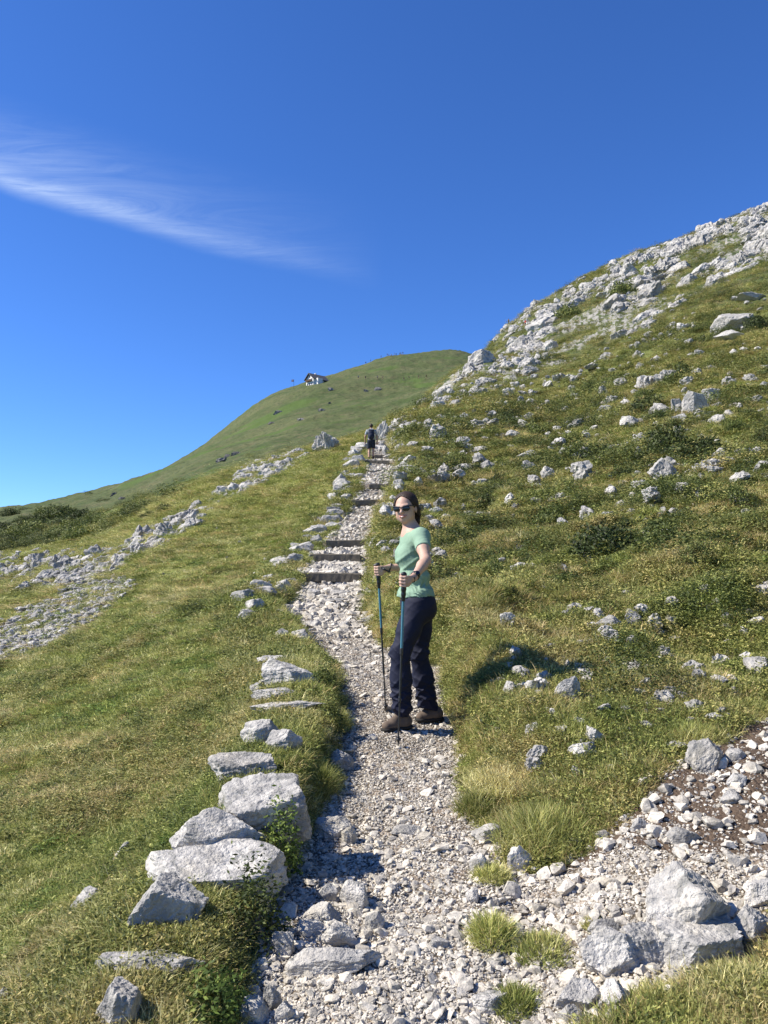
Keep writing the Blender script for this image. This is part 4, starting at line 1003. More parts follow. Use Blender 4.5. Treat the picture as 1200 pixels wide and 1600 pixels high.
class Body:
    """smooth union of tapered limbs and ellipsoids"""
    def __init__(s): s.p = []
    def cap(s, a, b, ra, rb, k=.02, sq=None): s.p.append(('c', np.array(a, float), np.array(b, float), ra, rb, k, sq)); return s
    def ell(s, c, r, k=.02, Rm=None): s.p.append(('e', np.array(c, float), np.array(r, float), Rm, 0, k, None)); return s
    def chain(s, pts, rad, k=.02):
        for i in range(len(pts) - 1): s.cap(pts[i], pts[i + 1], rad[i], rad[i + 1], k)
        return s
    def bounds(s, pad):
        lo = np.full(3, 1e9); hi = -lo
        for q in s.p:
            if q[0] == 'c':
                for c, r in ((q[1], q[3]), (q[2], q[4])): lo = np.minimum(lo, c - r * 1.3); hi = np.maximum(hi, c + r * 1.3)
            else: r = q[2].max() if q[3] is not None else q[2]; lo = np.minimum(lo, q[1] - r); hi = np.maximum(hi, q[1] + r)
        return lo - pad, hi + pad
    def f(s, X, Y, Z, infl=0):
        res = None
        for q in s.p:
            if q[0] == 'c':
                a, b = q[1], q[2]; ab = b - a; L2 = ab @ ab + 1e-12
                dx, dy, dz = X - a[0], Y - a[1], Z - a[2]
                t = np.clip((dx * ab[0] + dy * ab[1] + dz * ab[2]) / L2, 0, 1)
                ex, ey, ez = dx - ab[0] * t, dy - ab[1] * t, dz - ab[2] * t
                if q[6] is not None:     # flatten along an axis: (unit vector, factor)
                    v, fct = q[6]; v = np.array(v); dt = ex * v[0] + ey * v[1] + ez * v[2]; m = (fct - 1) * dt
                    ex, ey, ez = ex + m * v[0], ey + m * v[1], ez + m * v[2]
                d = np.sqrt(ex * ex + ey * ey + ez * ez) - (q[3] + (q[4] - q[3]) * t)
            else:
                dx, dy, dz = X - q[1][0], Y - q[1][1], Z - q[1][2]
                if q[3] is not None:
                    m = q[3]; dx, dy, dz = m[0][0] * dx + m[0][1] * dy + m[0][2] * dz, m[1][0] * dx + m[1][1] * dy + m[1][2] * dz, m[2][0] * dx + m[2][1] * dy + m[2][2] * dz
                r = q[2]; k0 = np.sqrt((dx / r[0]) ** 2 + (dy / r[1]) ** 2 + (dz / r[2]) ** 2) + 1e-9
                k1 = np.sqrt((dx / r[0] ** 2) ** 2 + (dy / r[1] ** 2) ** 2 + (dz / r[2] ** 2) ** 2) + 1e-9
                d = k0 * (k0 - 1) / k1
            res = d if res is None else smin(res, d, q[5])
        return res - infl
    def mesh(s, name, mat, res, infl=0, fn=None, pad=.02):
        lo, hi = s.bounds(pad + max(infl, 0))
        fld = (lambda X, Y, Z: s.f(X, Y, Z, infl)) if fn is None else (lambda X, Y, Z: fn(X, Y, Z, s.f(X, Y, Z, infl)))
        V, Q = snet(fld, lo, hi, res)
        return mesh_np(name, V, Q, [mat])

def skin_mat(name, col):
    m, t, b = new_mat(name, .55, .3)
    tc = t.n('ShaderNodeTexCoord'); n = t.noise(tc.outputs['Object'], 22, 3)
    t.link(t.mix(n, tuple(x * .9 for x in col), tuple(x * 1.1 for x in col)), b.inputs['Base Color'])
    b.inputs['Subsurface Weight'].default_value = .08; b.inputs['Subsurface Radius'].default_value = (.01, .004, .002)
    return m
M['skin'] = skin_mat('skin', (.50, .32, .24))
M['shirt'] = plain('green_jersey', (.235, .345, .25), .85, .15, 300, .06)
M['navy'] = plain('navy_cloth', (.011, .013, .030), .75, .25, 120, .2)
M['hair'] = plain('dark_hair', (.034, .021, .014), .6, .3, 160, .5)
M['boot'] = plain('boot_leather', (.125, .095, .072), .8, .2, 60, .25)
M['sole'] = plain('boot_sole', (.03, .028, .026), .85, .2, 60, .2)
M['lace'] = plain('boot_lace', (.30, .25, .20), .8, .2, 60, .2)
M['black'] = plain('black_plastic', (.012, .012, .013), .4, .5, 60, .1)
M['lens'] = plain('dark_lens', (.006, .006, .008), .08, .6, 10, .0)
M['blue'] = plain('blue_pole', (.07, .21, .27), .35, .5, 40, .08)
M['carbon'] = plain('black_pole', (.03, .032, .035), .4, .5, 40, .08)
M['teeth'] = plain('teeth', (.75, .72, .66), .4, .4, 40, .02)
M['lips'] = plain('lips', (.42, .17, .14), .5, .4, 40, .05)

# ------------------------------------------------------------------ the woman with the two poles
GY = 5.35
def S(px, py, dy=0.0): return unproj(px, py, GY + dy)
lf = np.array([.26, -.965, 0.])      # towards her left
fw = np.array([-.965, -.26, 0.])     # forwards
up = np.array([0, 0, 1.])
gz_ = float(H(S(640, 1137)[0], 5.3))
woman = empty('person', (float(S(650, 1137)[0]), GY, gz_), label='woman in light green T-shirt, navy trousers and sunglasses standing on the path with two poles', cat='person')
def W_(name, me, parent=None, tg=None):
    o = obj_me(name, me)
    o.parent = parent or woman
    base = woman.location
    # meshes are written in world metres: move them back to their parent's frame
    me.transform(Matrix.Translation(-base) if parent is None else Matrix.Translation(-base))
    if tg: o['label'] = tg
    return o
# joints
hip = S(655, 945); wst = S(647, 905); rib = S(645, 872); nb = S(644, 832, 0.0); nt = S(640, 815, -.015)
shL = S(658, 839, -.17); elL = S(665, 876, -.36); wrL = S(647, 902, -.50); haL = S(634, 906, -.53)
shR = S(640, 840, .15); elR = S(656, 884, .30); wrR = S(610, 887, .22); haR = S(595, 889, .17)
hL = S(653, 948, -.085); kL = S(625, 1020, -.14); aL = S(628, 1104, -.12)
hR = S(657, 948, .085); kR = S(655, 1022, .07); aR = S(668, 1100, .14)
# head frame: turned from the body towards the camera
hc = S(633.5, 793.5, -.02)
fx = np.array([-.34, -.93, -.10]); fx /= np.linalg.norm(fx)
hu = np.array([-.09, -.06, 1.]); hu -= fx * (hu @ fx); hu /= np.linalg.norm(hu)
hl = np.cross(hu, fx); hl /= np.linalg.norm(hl)        # her left: to the right in the picture
if hl[0] < 0: hl = -hl
HM = np.array([hl, fx, hu])       # rows: left, front, up
def hp(l, f, u): return hc + hl * l + fx * f + hu * u
body = Body()
body.ell(hp(0, -.018, .022), (.070, .088, .080), .02, HM)        # skull
body.ell(hp(0, .012, -.030), (.056, .070, .072), .03, HM)        # face
body.ell(hp(0, .040, -.082), (.026, .030, .024), .03, HM)        # chin
for s_ in (-1, 1):
    body.ell(hp(.034 * s_, .040, -.028), (.022, .024, .022), .02, HM)   # cheek
    body.ell(hp(.040 * s_, .018, -.062), (.018, .035, .018), .03, HM)   # jaw
    body.ell(hp(.073 * s_, -.008, -.012), (.007, .017, .030), .006, HM)  # ear
    body.cap(hp(.012 * s_, .076, .014), hp(.040 * s_, .064, .018), .007, .006, .014)  # brow
body.cap(hp(0, .079, .008), hp(0, .096, -.026), .0065, .0100, .012)
body.ell(hp(.010, .088, -.028), (.007, .008, .006), .006, HM); body.ell(hp(-.010, .088, -.028), (.007, .008, .006), .006, HM)
body.cap(hc - hu * .06 - fx * .01, nt * .5 + nb * .5, .046, .046, .02); body.cap(nt * .5 + nb * .5, nb, .046, .060, .03)
# trunk
for c, (rl, rf, rz) in ((S(646, 852), (.155, .085, .085)), (S(646, 880), (.110, .075, .09)), (S(648, 908), (.112, .080, .08)), (S(654, 938), (.140, .098, .09))):
    body.ell(c, (rl, rf, rz), .06, np.array([lf, fw, up]))
for s_ in (-1, 1):
    body.ell(S(638, 867) + lf * .060 * s_ + fw * .014, (.048, .048, .052), .03)
body.cap(nb - up * .02, shL, .055, .048, .05).cap(nb - up * .02, shR, .055, .048, .05)
mid = lambda a, b, t: a + (b - a) * t
def arm(sh, el, wr):
    body.cap(sh, mid(sh, el, .5), .046, .040, .04).cap(mid(sh, el, .5), el, .040, .033, .03)
    body.cap(el, mid(el, wr, .3), .033, .034, .02).cap(mid(el, wr, .3), wr, .034, .0225, .02)
arm(shL, elL, wrL); arm(shR, elR, wrR)
# legs inside the trousers
for h_, k_2, a_ in ((hL, kL, aL), (hR, kR, aR)):
    body.cap(h_, k_2, .085, .052, .05).cap(k_2, mid(k_2, a_, .3), .050, .054, .03).cap(mid(k_2, a_, .3), a_, .054, .036, .03)
# poles first, as the hands close round them
def ground_at(px, py):
    p = hit(px, py); return p
def tipg(px, py): p = hit(px, py); return p
tipL = hit(622, 1168); topL = S(631.5, 899, -.56)
tipR = hit(603, 1113); topR = S(590.5, 884, .17)
def hand(wr, top, tip, side, spread):
    """palm beside the grip, four bent fingers round it, thumb over the top"""
    ax = (tip - top); ax /= np.linalg.norm(ax)
    gr = top + ax * .030                           # grip centre under the palm
    pd = wr - gr; pd -= ax * (pd @ ax) * .8; pd /= np.linalg.norm(pd)    # from the grip back to the wrist
    sd = np.cross(ax, pd); sd /= np.linalg.norm(sd)
    if sd @ side < 0: sd = -sd                        # outer side of the hand (back of the hand)
    k0 = gr + pd * .030 + sd * .012
    body.cap(wr, k0, .024, .026, .02, (sd, 1.5))
    pc = k0 - pd * .012 + ax * .008
    body.ell(pc, (.026, .026, .030), .018)
    R4 = (.0085, .0088, .0085, .0075); L4 = (.94, 1.0, .95, .78)
    for i in range(4):
        o_ = ax * (-.022 + i * .0185 * spread)
        a0 = k0 + o_ + sd * .010 - pd * .010; L_ = L4[i]
        a1 = gr + o_ + sd * .024 - pd * .012 * L_; a2 = gr + o_ - pd * .027 * L_ + sd * .004; a3 = gr + o_ - pd * .016 - sd * .020 * L_; a4 = gr + o_ + pd * .004 - sd * .024
        body.chain([a0, a1, a2, a3, a4], [R4[i] * 1.08, R4[i], R4[i] * .95, R4[i] * .9, R4[i] * .8], .004)
    t0 = k0 - sd * .018 - ax * .012; t1 = gr - sd * .026 - ax * .028 + pd * .006; t2 = gr - sd * .010 - ax * .036 - pd * .020
    body.chain([t0, t1, t2], [.013, .0105, .0085], .008)
    return gr, ax
grL, axL = hand(wrL, topL, tipL, np.array([.1, -1, .3]), 1.0)
grR, axR = hand(wrR, topR, tipR, np.array([.0, -.3, 1]), 1.0)
W_('body', body.mesh('body', M['skin'], .0052))
# mouth
mth = Body(); mth.chain([hp(-.029, .068, -.049), hp(-.014, .082, -.0575), hp(.0, .0855, -.060), hp(.014, .082, -.0575), hp(.029, .068, -.049)], [.0034, .0066, .0074, .0066, .0034], .003)
W_('lips', mth.mesh('lips', M['lips'], .0022, pad=.006))
tt = Body(); tt.chain([hp(-.022, .080, -.0535), hp(0, .0915, -.0590), hp(.022, .080, -.0535)], [.0022, .0034, .0022], .002)
W_('teeth', tt.mesh('teeth', M['teeth'], .0018, pad=.006))
# hair: cap drawn back from the forehead, ponytail behind the ear
hair = Body()
hair.ell(hp(0, -.027, .030), (.084, .096, .085), .02, HM)
hair.chain([hp(.0, -.09, .03), hp(.020, -.100, -.02), hp(.038, -.092, -.06), hp(.050, -.078, -.105), hp(.052, -.066, -.135)], [.036, .032, .026, .019, .008], .02)
hair.chain([hp(.070, -.020, .02), hp(.077, -.036, -.02), hp(.074, -.05, -.06), hp(.066, -.055, -.10)], [.018, .017, .015, .010], .015)
hair.chain([hp(-.070, .012, .03), hp(-.078, .000, -.005), hp(-.074, -.018, -.04)], [.010, .009, .006], .012)
def hairf(X, Y, Z, d):
    dx, dy, dz = X - hc[0], Y - hc[1], Z - hc[2]
    l = dx * hl[0] + dy * hl[1] + dz * hl[2]; f = dx * fx[0] + dy * fx[1] + dz * fx[2]; u_2 = dx * hu[0] + dy * hu[1] + dz * hu[2]
    d = d + .0022 * np.sin(l * 900 + 3 * np.sin(u_2 * 60)) * (f < .06)
    # hairline: parted above the brow, swept down to the temples
    hl_ = .062 - .55 * np.abs(l + .012) - np.clip(np.abs(l) - .045, 0, 1) * .8
    cut = np.maximum(f - .018 - np.clip(u_2 - hl_, -.06, .2) * 1.1, -.5)
    return np.maximum(d, np.minimum(cut, .05))
W_('hair', hair.mesh('hair', M['hair'], .0042, fn=hairf))
# sunglasses
gl = empty('sunglasses', (0, 0, 0)); gl.parent = woman
fr_ = Body()
fr_.cap(hp(-.010, .0955, .006), hp(.010, .0955, .006), .0035, .0035, .004)
for s_ in (-1, 1): fr_.chain([hp(.012 * s_, .094, .010), hp(.040 * s_, .088, .013), hp(.063 * s_, .073, .014), hp(.074 * s_, .050, .010), hp(.079 * s_, -.006, .004)], [.0038, .0040, .0044, .0030, .0024], .004)
W_('frame', fr_.mesh('frame', M['black'], .0026, pad=.008), gl)
for s_ in (-1, 1):
    L_ = Body(); nrm = fx * .93 + hl * .30 * s_; nrm /= np.linalg.norm(nrm); tn = np.cross(hu, nrm); tn /= np.linalg.norm(tn)
    L_.ell(hp(.0355 * s_, .0855, -.004), (.0265, .0045, .0195), .003, np.array([tn, nrm, hu]))
    W_('lens', L_.mesh('lens', M['lens'], .0026, pad=.006), gl)
# T-shirt
sh = Body()
RM = np.array([lf, fw, up])
sh.ell(S(646, 851), (.150, .084, .075), .05, RM)
for c, r in ((S(645, 876), (.132, .092, .080)), (S(647.5, 902), (.136, .103, .07)), (S(650, 925), (.152, .108, .060)), (S(649, 932), (.154, .112, .045))): sh.ell(c, r, .055, RM)
for s_ in (-1, 1): sh.ell(S(637, 867) + lf * .060 * s_ + fw * .018, (.056, .056, .062), .055)
sh.cap(nb - up * .035, shL + up * .002, .064, .054, .05).cap(nb - up * .035, shR, .064, .054, .05)
slL = mid(shL, elL, .52); slR = mid(shR, elR, .5)
sh.cap(shL, slL, .055, .054, .04).cap(shR, slR, .055, .054, .04)
hem = S(650, 933)[2]
def shf(X, Y, Z, d):
    q = (X - hip[0]) * 1.0
    fold = np.sin((Z * 1.0 + q * .9 + .25 * fbm(X * 9, Y * 9, Z * 9, seed=5, oc=2)) * 95) * .5 + .5
    amt = sstep(-Z, -(S(0, 880)[2]), -(hem)) * .0065 + .0012
    d = d - (fold ** 2.5) * amt - .0035 * fbm(X * 16, Y * 16, Z * 16, seed=8, oc=3)
    # drapery running from bust to back
    f2 = np.sin((Z - (X - rib[0]) * .75) * 75 + 1.5) * .5 + .5
    d = d - f2 ** 4 * .006 * sstep(Z, S(0, 905)[2], S(0, 885)[2]) * (1 - sstep(Z, S(0, 872)[2], S(0, 858)[2]))
    cut = hem - Z + (X - hip[0]) * .0 - .004 * np.sin(X * 60)
    neck = .066 - np.sqrt((X - (nb[0] - .012)) ** 2 + (Y - nb[1] + .006) ** 2 + ((Z - nb[2] - .022) * .85) ** 2)
    def sl(p, a):
        n_ = p - a; n_ = n_ / np.linalg.norm(n_); near = ((X - a[0]) ** 2 + (Y - a[1]) ** 2 + (Z - a[2]) ** 2) < .20 ** 2
        v = (X - p[0]) * n_[0] + (Y - p[1]) * n_[1] + (Z - p[2]) * n_[2]
        dl_ = np.sqrt(np.maximum((X - p[0]) ** 2 + (Y - p[1]) ** 2 + (Z - p[2]) ** 2 - v ** 2, 0))
        return np.where(near & (dl_ < .066) & (v < .045), v, -1)
    return np.maximum.reduce([d, cut, neck, sl(slL, shL), sl(slR, shR)])
W_('t_shirt', sh.mesh('t_shirt', M['shirt'], .0058, fn=shf))
# trousers
tr = Body()
wz = S(0, 929)[2]
tr.ell(S(652, 938), (.150, .112, .075), .04, RM); tr.ell(S(653, 955), (.150, .112, .075), .05, RM)
tr.ell(S(662, 950) - lf * .065, (.070, .070, .080), .05).ell(S(660, 950) + lf * .065, (.070, .070, .080), .05)
for h_, k_2, a_, fl in ((hL, kL, aL, 0), (hR, kR, aR, 1)):
    tr.cap(h_ + up * .01, mid(h_, k_2, .5), .088, .075, .05).cap(mid(h_, k_2, .5), k_2, .075, .062, .04)
    tr.cap(k_2, mid(k_2, a_, .45), .062, .066, .03).cap(mid(k_2, a_, .45), a_ - up * .01, .066, .062, .03)
azL = S(0, 1113)[2]
def trf(X, Y, Z, d):
    n = fbm(X * 7, Y * 7, Z * 7, seed=15, oc=3)
    low = sstep(-Z, -S(0, 1040)[2], -S(0, 1085)[2])
    kn = np.exp(-((Z - S(0, 1018)[2]) / .07) ** 2)
    side = (X - S(645, 1000)[0])
    fold = 1 - np.abs(np.sin((Z * 1.0 + side * .55 + n * .05) * 48))
    fold2 = 1 - np.abs(np.sin((Z * .9 - side * .8 + n * .07) * 36 + 1))
    d = d - fold ** 2 * (.011 * low + .008 * kn + .002) - fold2 ** 2 * (.009 * low + .006 * kn + .0025) - .006 * n
    return np.maximum.reduce([d, Z - wz, azL - Z + .01 * np.sin(X * 30)])
W_('trousers', tr.mesh('trousers', M['navy'], .0065, fn=trf))
# boots
def boot(ankle, toe_px, toe_py, toe_dy, heel_px, heel_py, heel_dy):
    toe = S(toe_px, toe_py, toe_dy); heel = S(heel_px, heel_py, heel_dy)
    zg = min(float(H(toe[0], toe[1])), float(H(heel[0], heel[1]))) + .006
    gz2 = zg; toe = np.array([toe[0], toe[1], zg]); heel = np.array([heel[0], heel[1], zg])
    d = toe - heel; L = np.linalg.norm(d); d /= L; s_ = np.cross(up, d)
    b = Body(); P_ = lambda f, u_, l=0: heel + d * L * f + up * u_ + s_ * l
    b.cap(P_(.14, .050), P_(.28, .052), .036, .040, .02).cap(P_(.28, .048), P_(.62, .046), .038, .036, .03).cap(P_(.62, .044), P_(.86, .036), .036, .033, .02)
    at = np.array([ankle[0], ankle[1], zg + .155]); b.cap(P_(.24, .06), at, .036, .044, .025).cap(at, at + up * .02, .044, .046, .02)
    b.cap(P_(.36, .110), P_(.62, .066), .024, .024, .02)
    def bf(X, Y, Z, q): return np.maximum(q, zg + .024 - Z)
    e = obj_bt = W_('boot', b.mesh('boot', M['boot'], .0055, fn=bf))
    so = Body(); so.cap(P_(.14, .016), P_(.50, .016), .042, .037, .03, (up, 2.1)).cap(P_(.50, .016), P_(.86, .018), .037, .042, .03, (up, 2.1))
    W_('sole', so.mesh('sole', M['sole'], .0055, fn=lambda X, Y, Z, q: np.maximum(q, Z - (zg + .034))), e)
    la = Body()
    for i in range(5):
        f = .38 + i * .065; u_ = .150 - i * .0165
        la.chain([P_(f - .03, u_ - .022, .026), P_(f, u_ - .006, .012), P_(f + .01, u_ - .002, 0), P_(f, u_ - .006, -.012), P_(f - .03, u_ - .022, -.026)], [.0042] * 5, .002)
    W_('laces', la.mesh('laces', M['lace'], .0036, pad=.01), e)
    return e
boot(aL, 598, 1140, -.20, 642, 1136, -.06)
boot(aR, 652, 1130, .10, 690, 1128, .17)
# watch and wrist strap
def band(c, ax, r, w, mat, nm):
    b = Body(); ax = ax / np.linalg.norm(ax); b.cap(c - ax * w, c + ax * w, r, r, .003)
    def bf(X, Y, Z, q):
        v = (X - c[0]) * ax[0] + (Y - c[1]) * ax[1] + (Z - c[2]) * ax[2]; return np.maximum(q, np.abs(v) - w)
    return b.mesh(nm, mat, .0035, fn=bf)
wc = mid(elL, wrL, .90)
wt_ = W_('watch', band(wc, wrL - elL, .0305, .010, M['black'], 'watch'))
wf = Body(); nn_ = np.array([.35, -.85, .35]); nn_ /= np.linalg.norm(nn_); aa = (wrL - elL) / np.linalg.norm(wrL - elL); nn_ -= aa * (nn_ @ aa); nn_ /= np.linalg.norm(nn_)
wf.ell(wc + nn_ * .030, (.019, .019, .0075), .003, np.array([aa, np.cross(nn_, aa), nn_]))
W_('dial', wf.mesh('dial', M['lens'], .003, pad=.006), wt_)

def pole(top, tip, ax, label, strapdir):
    e = empty('trekking_pole', tuple(tip), label=label, cat='trekking pole')
    L = np.linalg.norm(tip - top)
    def Pp(nm, me, par=e):
        me.transform(Matrix.Translation(-Vector(tip))); return obj_me(nm, me, par)
    P_ = lambda s_: top + ax * s_
    g1 = Body(); g1.chain([P_(-.006), P_(.02), P_(.05), P_(.085), P_(.12), P_(.155)], [.017, .0155, .0135, .0150, .0135, .0120], .01)
    g1.ell(P_(-.004) - np.array([.012, 0, 0]), (.022, .015, .011), .01)
    Pp('grip', g1.mesh('grip', M['black'], .004))
    u1 = Body(); u1.cap(P_(.15), P_(L * .435), .0088, .0086, .002); Pp('upper_shaft', u1.mesh('upper_shaft', M['blue'], .003, pad=.01))
    l1 = Body(); l1.cap(P_(L * .425), P_(L * .455), .0105, .0105, .003).cap(P_(L * .45), P_(L * .72), .0068, .0068, .002).cap(P_(L * .71), P_(L * .73), .0085, .0085, .002).cap(P_(L * .72), P_(L * .965), .0056, .0052, .002).cap(P_(L * .965), P_(L + .005), .005, .0025, .002)
    Pp('lower_shaft', l1.mesh('lower_shaft', M['carbon'], .0028, pad=.01))
    b1 = Body(); b1.cap(P_(L * .952), P_(L * .957), .019, .017, .003, (ax, 3.0)).cap(P_(L * .940), P_(L * .968), .0095, .008, .004); Pp('basket', b1.mesh('basket', M['black'], .003, pad=.01))
    s1 = Body(); s1.chain([P_(0.0), *strapdir], [.006] + [.0065] * len(strapdir), .004); Pp('wrist_strap', s1.mesh('wrist_strap', M['black'], .0038, pad=.012))
    return e
pole(topL, tipL, axL, 'blue and black trekking pole in the woman\'s left hand, nearest the camera', [mid(grL, wrL, .6) - up * .022, wrL - up * .026 + np.array([0, -.012, 0]), wrL + np.array([.0, -.03, .0])])
pole(topR, tipR, axR, 'blue and black trekking pole in the woman\'s outstretched right hand, farther from the camera',
     [topR + np.array([.045, -.03, -.025]), topR + np.array([.085, -.02, -.045]), wrR + np.array([-.012, -.02, -.028]), wrR + np.array([0, -.028, 0]), wrR + np.array([.006, -.006, .027]), wrR + np.array([.0, .02, .0])])
# ------------------------------------------------------------------ the man walking up the steps
M['tee_grey'] = plain('pale_shirt', (.34, .36, .37), .85, .15, 60, .1)
M['tan'] = skin_mat('tanned_skin', (.46, .27, .19))
M['shorts'] = plain('dark_shorts', (.03, .037, .05), .85, .15, 60, .2)
M['pack'] = plain('dark_pack', (.022, .028, .05), .75, .2, 40, .3)
M['packband'] = plain('grey_pack_trim', (.40, .42, .45), .7, .2, 40, .1)
def walker_parts():
    """about 1.76 m tall, seen from behind, facing +Y, feet at z=0"""
    A_ = lambda *v: np.array(v, float)
    b = Body()
    b.ell(A_(0, 0, 1.64), (.075, .09, .105), .02).cap(A_(0, -.01, 1.55), A_(0, -.01, 1.46), .05, .06, .03)
    for c, r in ((A_(0, 0, 1.36), (.19, .11, .13)), (A_(0, 0, 1.18), (.155, .10, .14)), (A_(0, 0, .98), (.165, .11, .13))): b.ell(c, r, .07)
    for s_, el, wr in ((-1, A_(-.29, -.02, 1.14), A_(-.30, .10, .92)), (1, A_(.28, .03, 1.14), A_(.285, .02, .88))):
        shd = A_(.19 * s_, 0, 1.42)
        b.cap(shd, el, .052, .040, .05).cap(el, wr, .040, .027, .02).cap(wr, wr + A_(0, .02, -.06), .03, .03, .02)
        for i in range(4): b.chain([wr + A_((i - 1.5) * .016, .02, -.07), wr + A_((i - 1.5) * .017, .035, -.11), wr + A_((i - 1.5) * .016, .055, -.13)], [.010, .009, .008], .004)
        b.chain([wr + A_(-.03 * s_, .02, -.03), wr + A_(-.045 * s_, .045, -.075)], [.012, .009], .006)
    for s_, kn, an in ((-1, A_(-.10, .05, .50), A_(-.10, -.07, .09)), (1, A_(.10, .12, .54), A_(.10, .06, .15))):
        b.cap(A_(.09 * s_, 0, .92), kn, .088, .055, .05).cap(kn, mid(kn, an, .3), .052, .058, .02).cap(mid(kn, an, .3), an, .058, .036, .02)
    s = Body()
    for c, r in ((A_(0, 0, 1.37), (.205, .125, .13)), (A_(0, 0, 1.18), (.175, .12, .14)), (A_(0, 0, 1.03), (.180, .125, .09))): s.ell(c, r, .07)
    s.cap(A_(-.19, 0, 1.42), A_(-.255, -.01, 1.26), .068, .062, .04).cap(A_(.19, 0, 1.42), A_(.25, .02, 1.26), .068, .062, .04)
    h = Body()
    h.ell(A_(0, 0, .93), (.185, .13, .12), .05)
    h.cap(A_(-.095, 0, .88), A_(-.105, .045, .56), .105, .090, .05).cap(A_(.095, 0, .88), A_(.105, .10, .60), .105, .090, .05)
    hr = Body(); hr.ell(A_(0, -.012, 1.665), (.088, .100, .105), .02)
    sh_ = []
    for s_, an in ((-1, A_(-.10, -.07, .09)), (1, A_(.10, .06, .15))):
        q = Body(); z0 = an[2] - .09
        q.cap(A_(an[0], an[1] - .03, z0 + .05), A_(an[0] * 1.1, an[1] + .16, z0 + .045), .045, .042, .02).cap(an - A_(0, 0, .04), an + A_(0, 0, .02), .046, .044, .02); sh_.append((q, z0))
    return b, s, h, hr, sh_
def build_walker(label, loc, rz, res=.014, shirt='tee_grey', short='shorts', skin='tan'):
    e = empty('person', loc, rz, label=label, cat='person')
    b, s, h, hr, sh_ = walker_parts()
    bd = obj_me('body', b.mesh('body', M[skin], res), e)
    obj_me('shirt', s.mesh('shirt', M[shirt], res, fn=lambda X, Y, Z, d: np.maximum(d - .004 * fbm(X * 9, Y * 9, Z * 9, seed=3, oc=2), .98 - Z)), e)
    obj_me('shorts', h.mesh('shorts', M[short], res, fn=lambda X, Y, Z, d: np.maximum(np.maximum(d - .006 * fbm(X * 8, Y * 8, Z * 5, seed=4, oc=2), Z - .99), .56 + (X > 0) * .03 - Z)), e)
    obj_me('hair', hr.mesh('hair', M['hair'], res * .7, fn=lambda X, Y, Z, d: np.maximum(d, np.maximum(Y - .045, 1.59 - Z))), e)
    for q, z0 in sh_: obj_me('shoe', q.mesh('shoe', M['sole'], res * .8, fn=lambda X, Y, Z, d: np.maximum(d, z0 + .005 - Z)), e)
    return e
mp = hit(580, 719); mY = mp[1]
man = build_walker('man in pale T-shirt and dark shorts walking away up the timber steps', (float(mp[0]), float(mY), float(H(mp[0], mY))), 0.0)
bp = empty('backpack', (float(mp[0]), float(mY), float(H(mp[0], mY))), label='dark blue backpack with a pale top band on the walking man\'s back', cat='backpack')
pk = Body(); pk.ell(np.array([0, -.20, 1.24]), (.15, .10, .22), .05).ell(np.array([0, -.21, 1.10]), (.145, .11, .14), .06).cap(np.array([-.08, -.19, 1.42]), np.array([.08, -.19, 1.42]), .06, .06, .05)
obj_me('pack_body', pk.mesh('pack_body', M['pack'], .012), bp)
pb_ = Body(); pb_.cap(np.array([-.09, -.24, 1.455]), np.array([.09, -.24, 1.455]), .034, .034, .02); obj_me('lid', pb_.mesh('lid', M['packband'], .01), bp)
po = Body(); po.ell(np.array([0, -.30, 1.14]), (.10, .05, .11), .03); obj_me('pocket', po.mesh('pocket', M['pack'], .01), bp)
for s_ in (-1, 1):
    st = Body(); st.chain([np.array([.08 * s_, -.12, 1.47]), np.array([.11 * s_, 0, 1.50]), np.array([.12 * s_, .12, 1.40]), np.array([.13 * s_, .12, 1.22]), np.array([.13 * s_, -.10, 1.08])], [.018] * 5, .01)
    obj_me('strap', st.mesh('strap', M['pack'], .011), bp)

# ------------------------------------------------------------------ tiny people far away
cols = {'dark': (.02, .022, .03), 'red': (.45, .05, .04), 'white': (.6, .6, .58), 'blue': (.05, .09, .2)}
for k, c in cols.items(): M['cloth_' + k] = plain('cloth_' + k, c, .85, .1, 30, .1)
protos = {}
def far_person(px, py, Y, shirt, short, label, group=None, rz=0):
    key = (shirt, short)
    x, y, z = unproj(px, py, Y)
    z = float(H(x, y))
    if key not in protos:
        o = build_walker(label, (float(x), float(y), z), rz, .030, 'cloth_' + shirt, 'cloth_' + short, 'tan'); protos[key] = o
    else:
        o = copy_tree(protos[key]); o.location = (float(x), float(y), z); o.rotation_euler = (0, 0, rz); o['label'] = label
    o.scale = (.95,) * 3
    if group: o['group'] = group
    elif 'group' in o: del o['group']
    return o
def sky_Y(px, y0, y1):
    """distance of the skyline along one column of the photograph"""
    Yv = np.linspace(y0, y1, 500); X = (px - 600) / F * Yv; el = (H(X, Yv) - CAM[2]) / np.hypot(X, Yv)
    return float(Yv[np.argmax(el)])
SUMG = 'walkers in a row on the far green summit'
for i, (px, sh_, sr) in enumerate([(571.5, 'dark', 'dark'), (579, 'dark', 'dark'), (595.5, 'blue', 'dark'), (605, 'dark', 'dark'), (607.5, 'dark', 'dark'), (611.5, 'white', 'dark'), (616, 'blue', 'dark'), (619, 'dark', 'dark'), (624.5, 'dark', 'dark'), (626.3, 'dark', 'dark'), (629.5, 'dark', 'dark')]):
    far_person(px, 560, sky_Y(px, 330, 560) - 3, sh_, sr, 'tiny dark walker in the row standing on the skyline of the far green summit' if sh_ != 'white' else 'tiny walker in white in the row on the skyline of the far green summit', SUMG if sh_ != 'white' else None, i * 1.3)
def far_hit(px, py): p = hit(px, py); return p
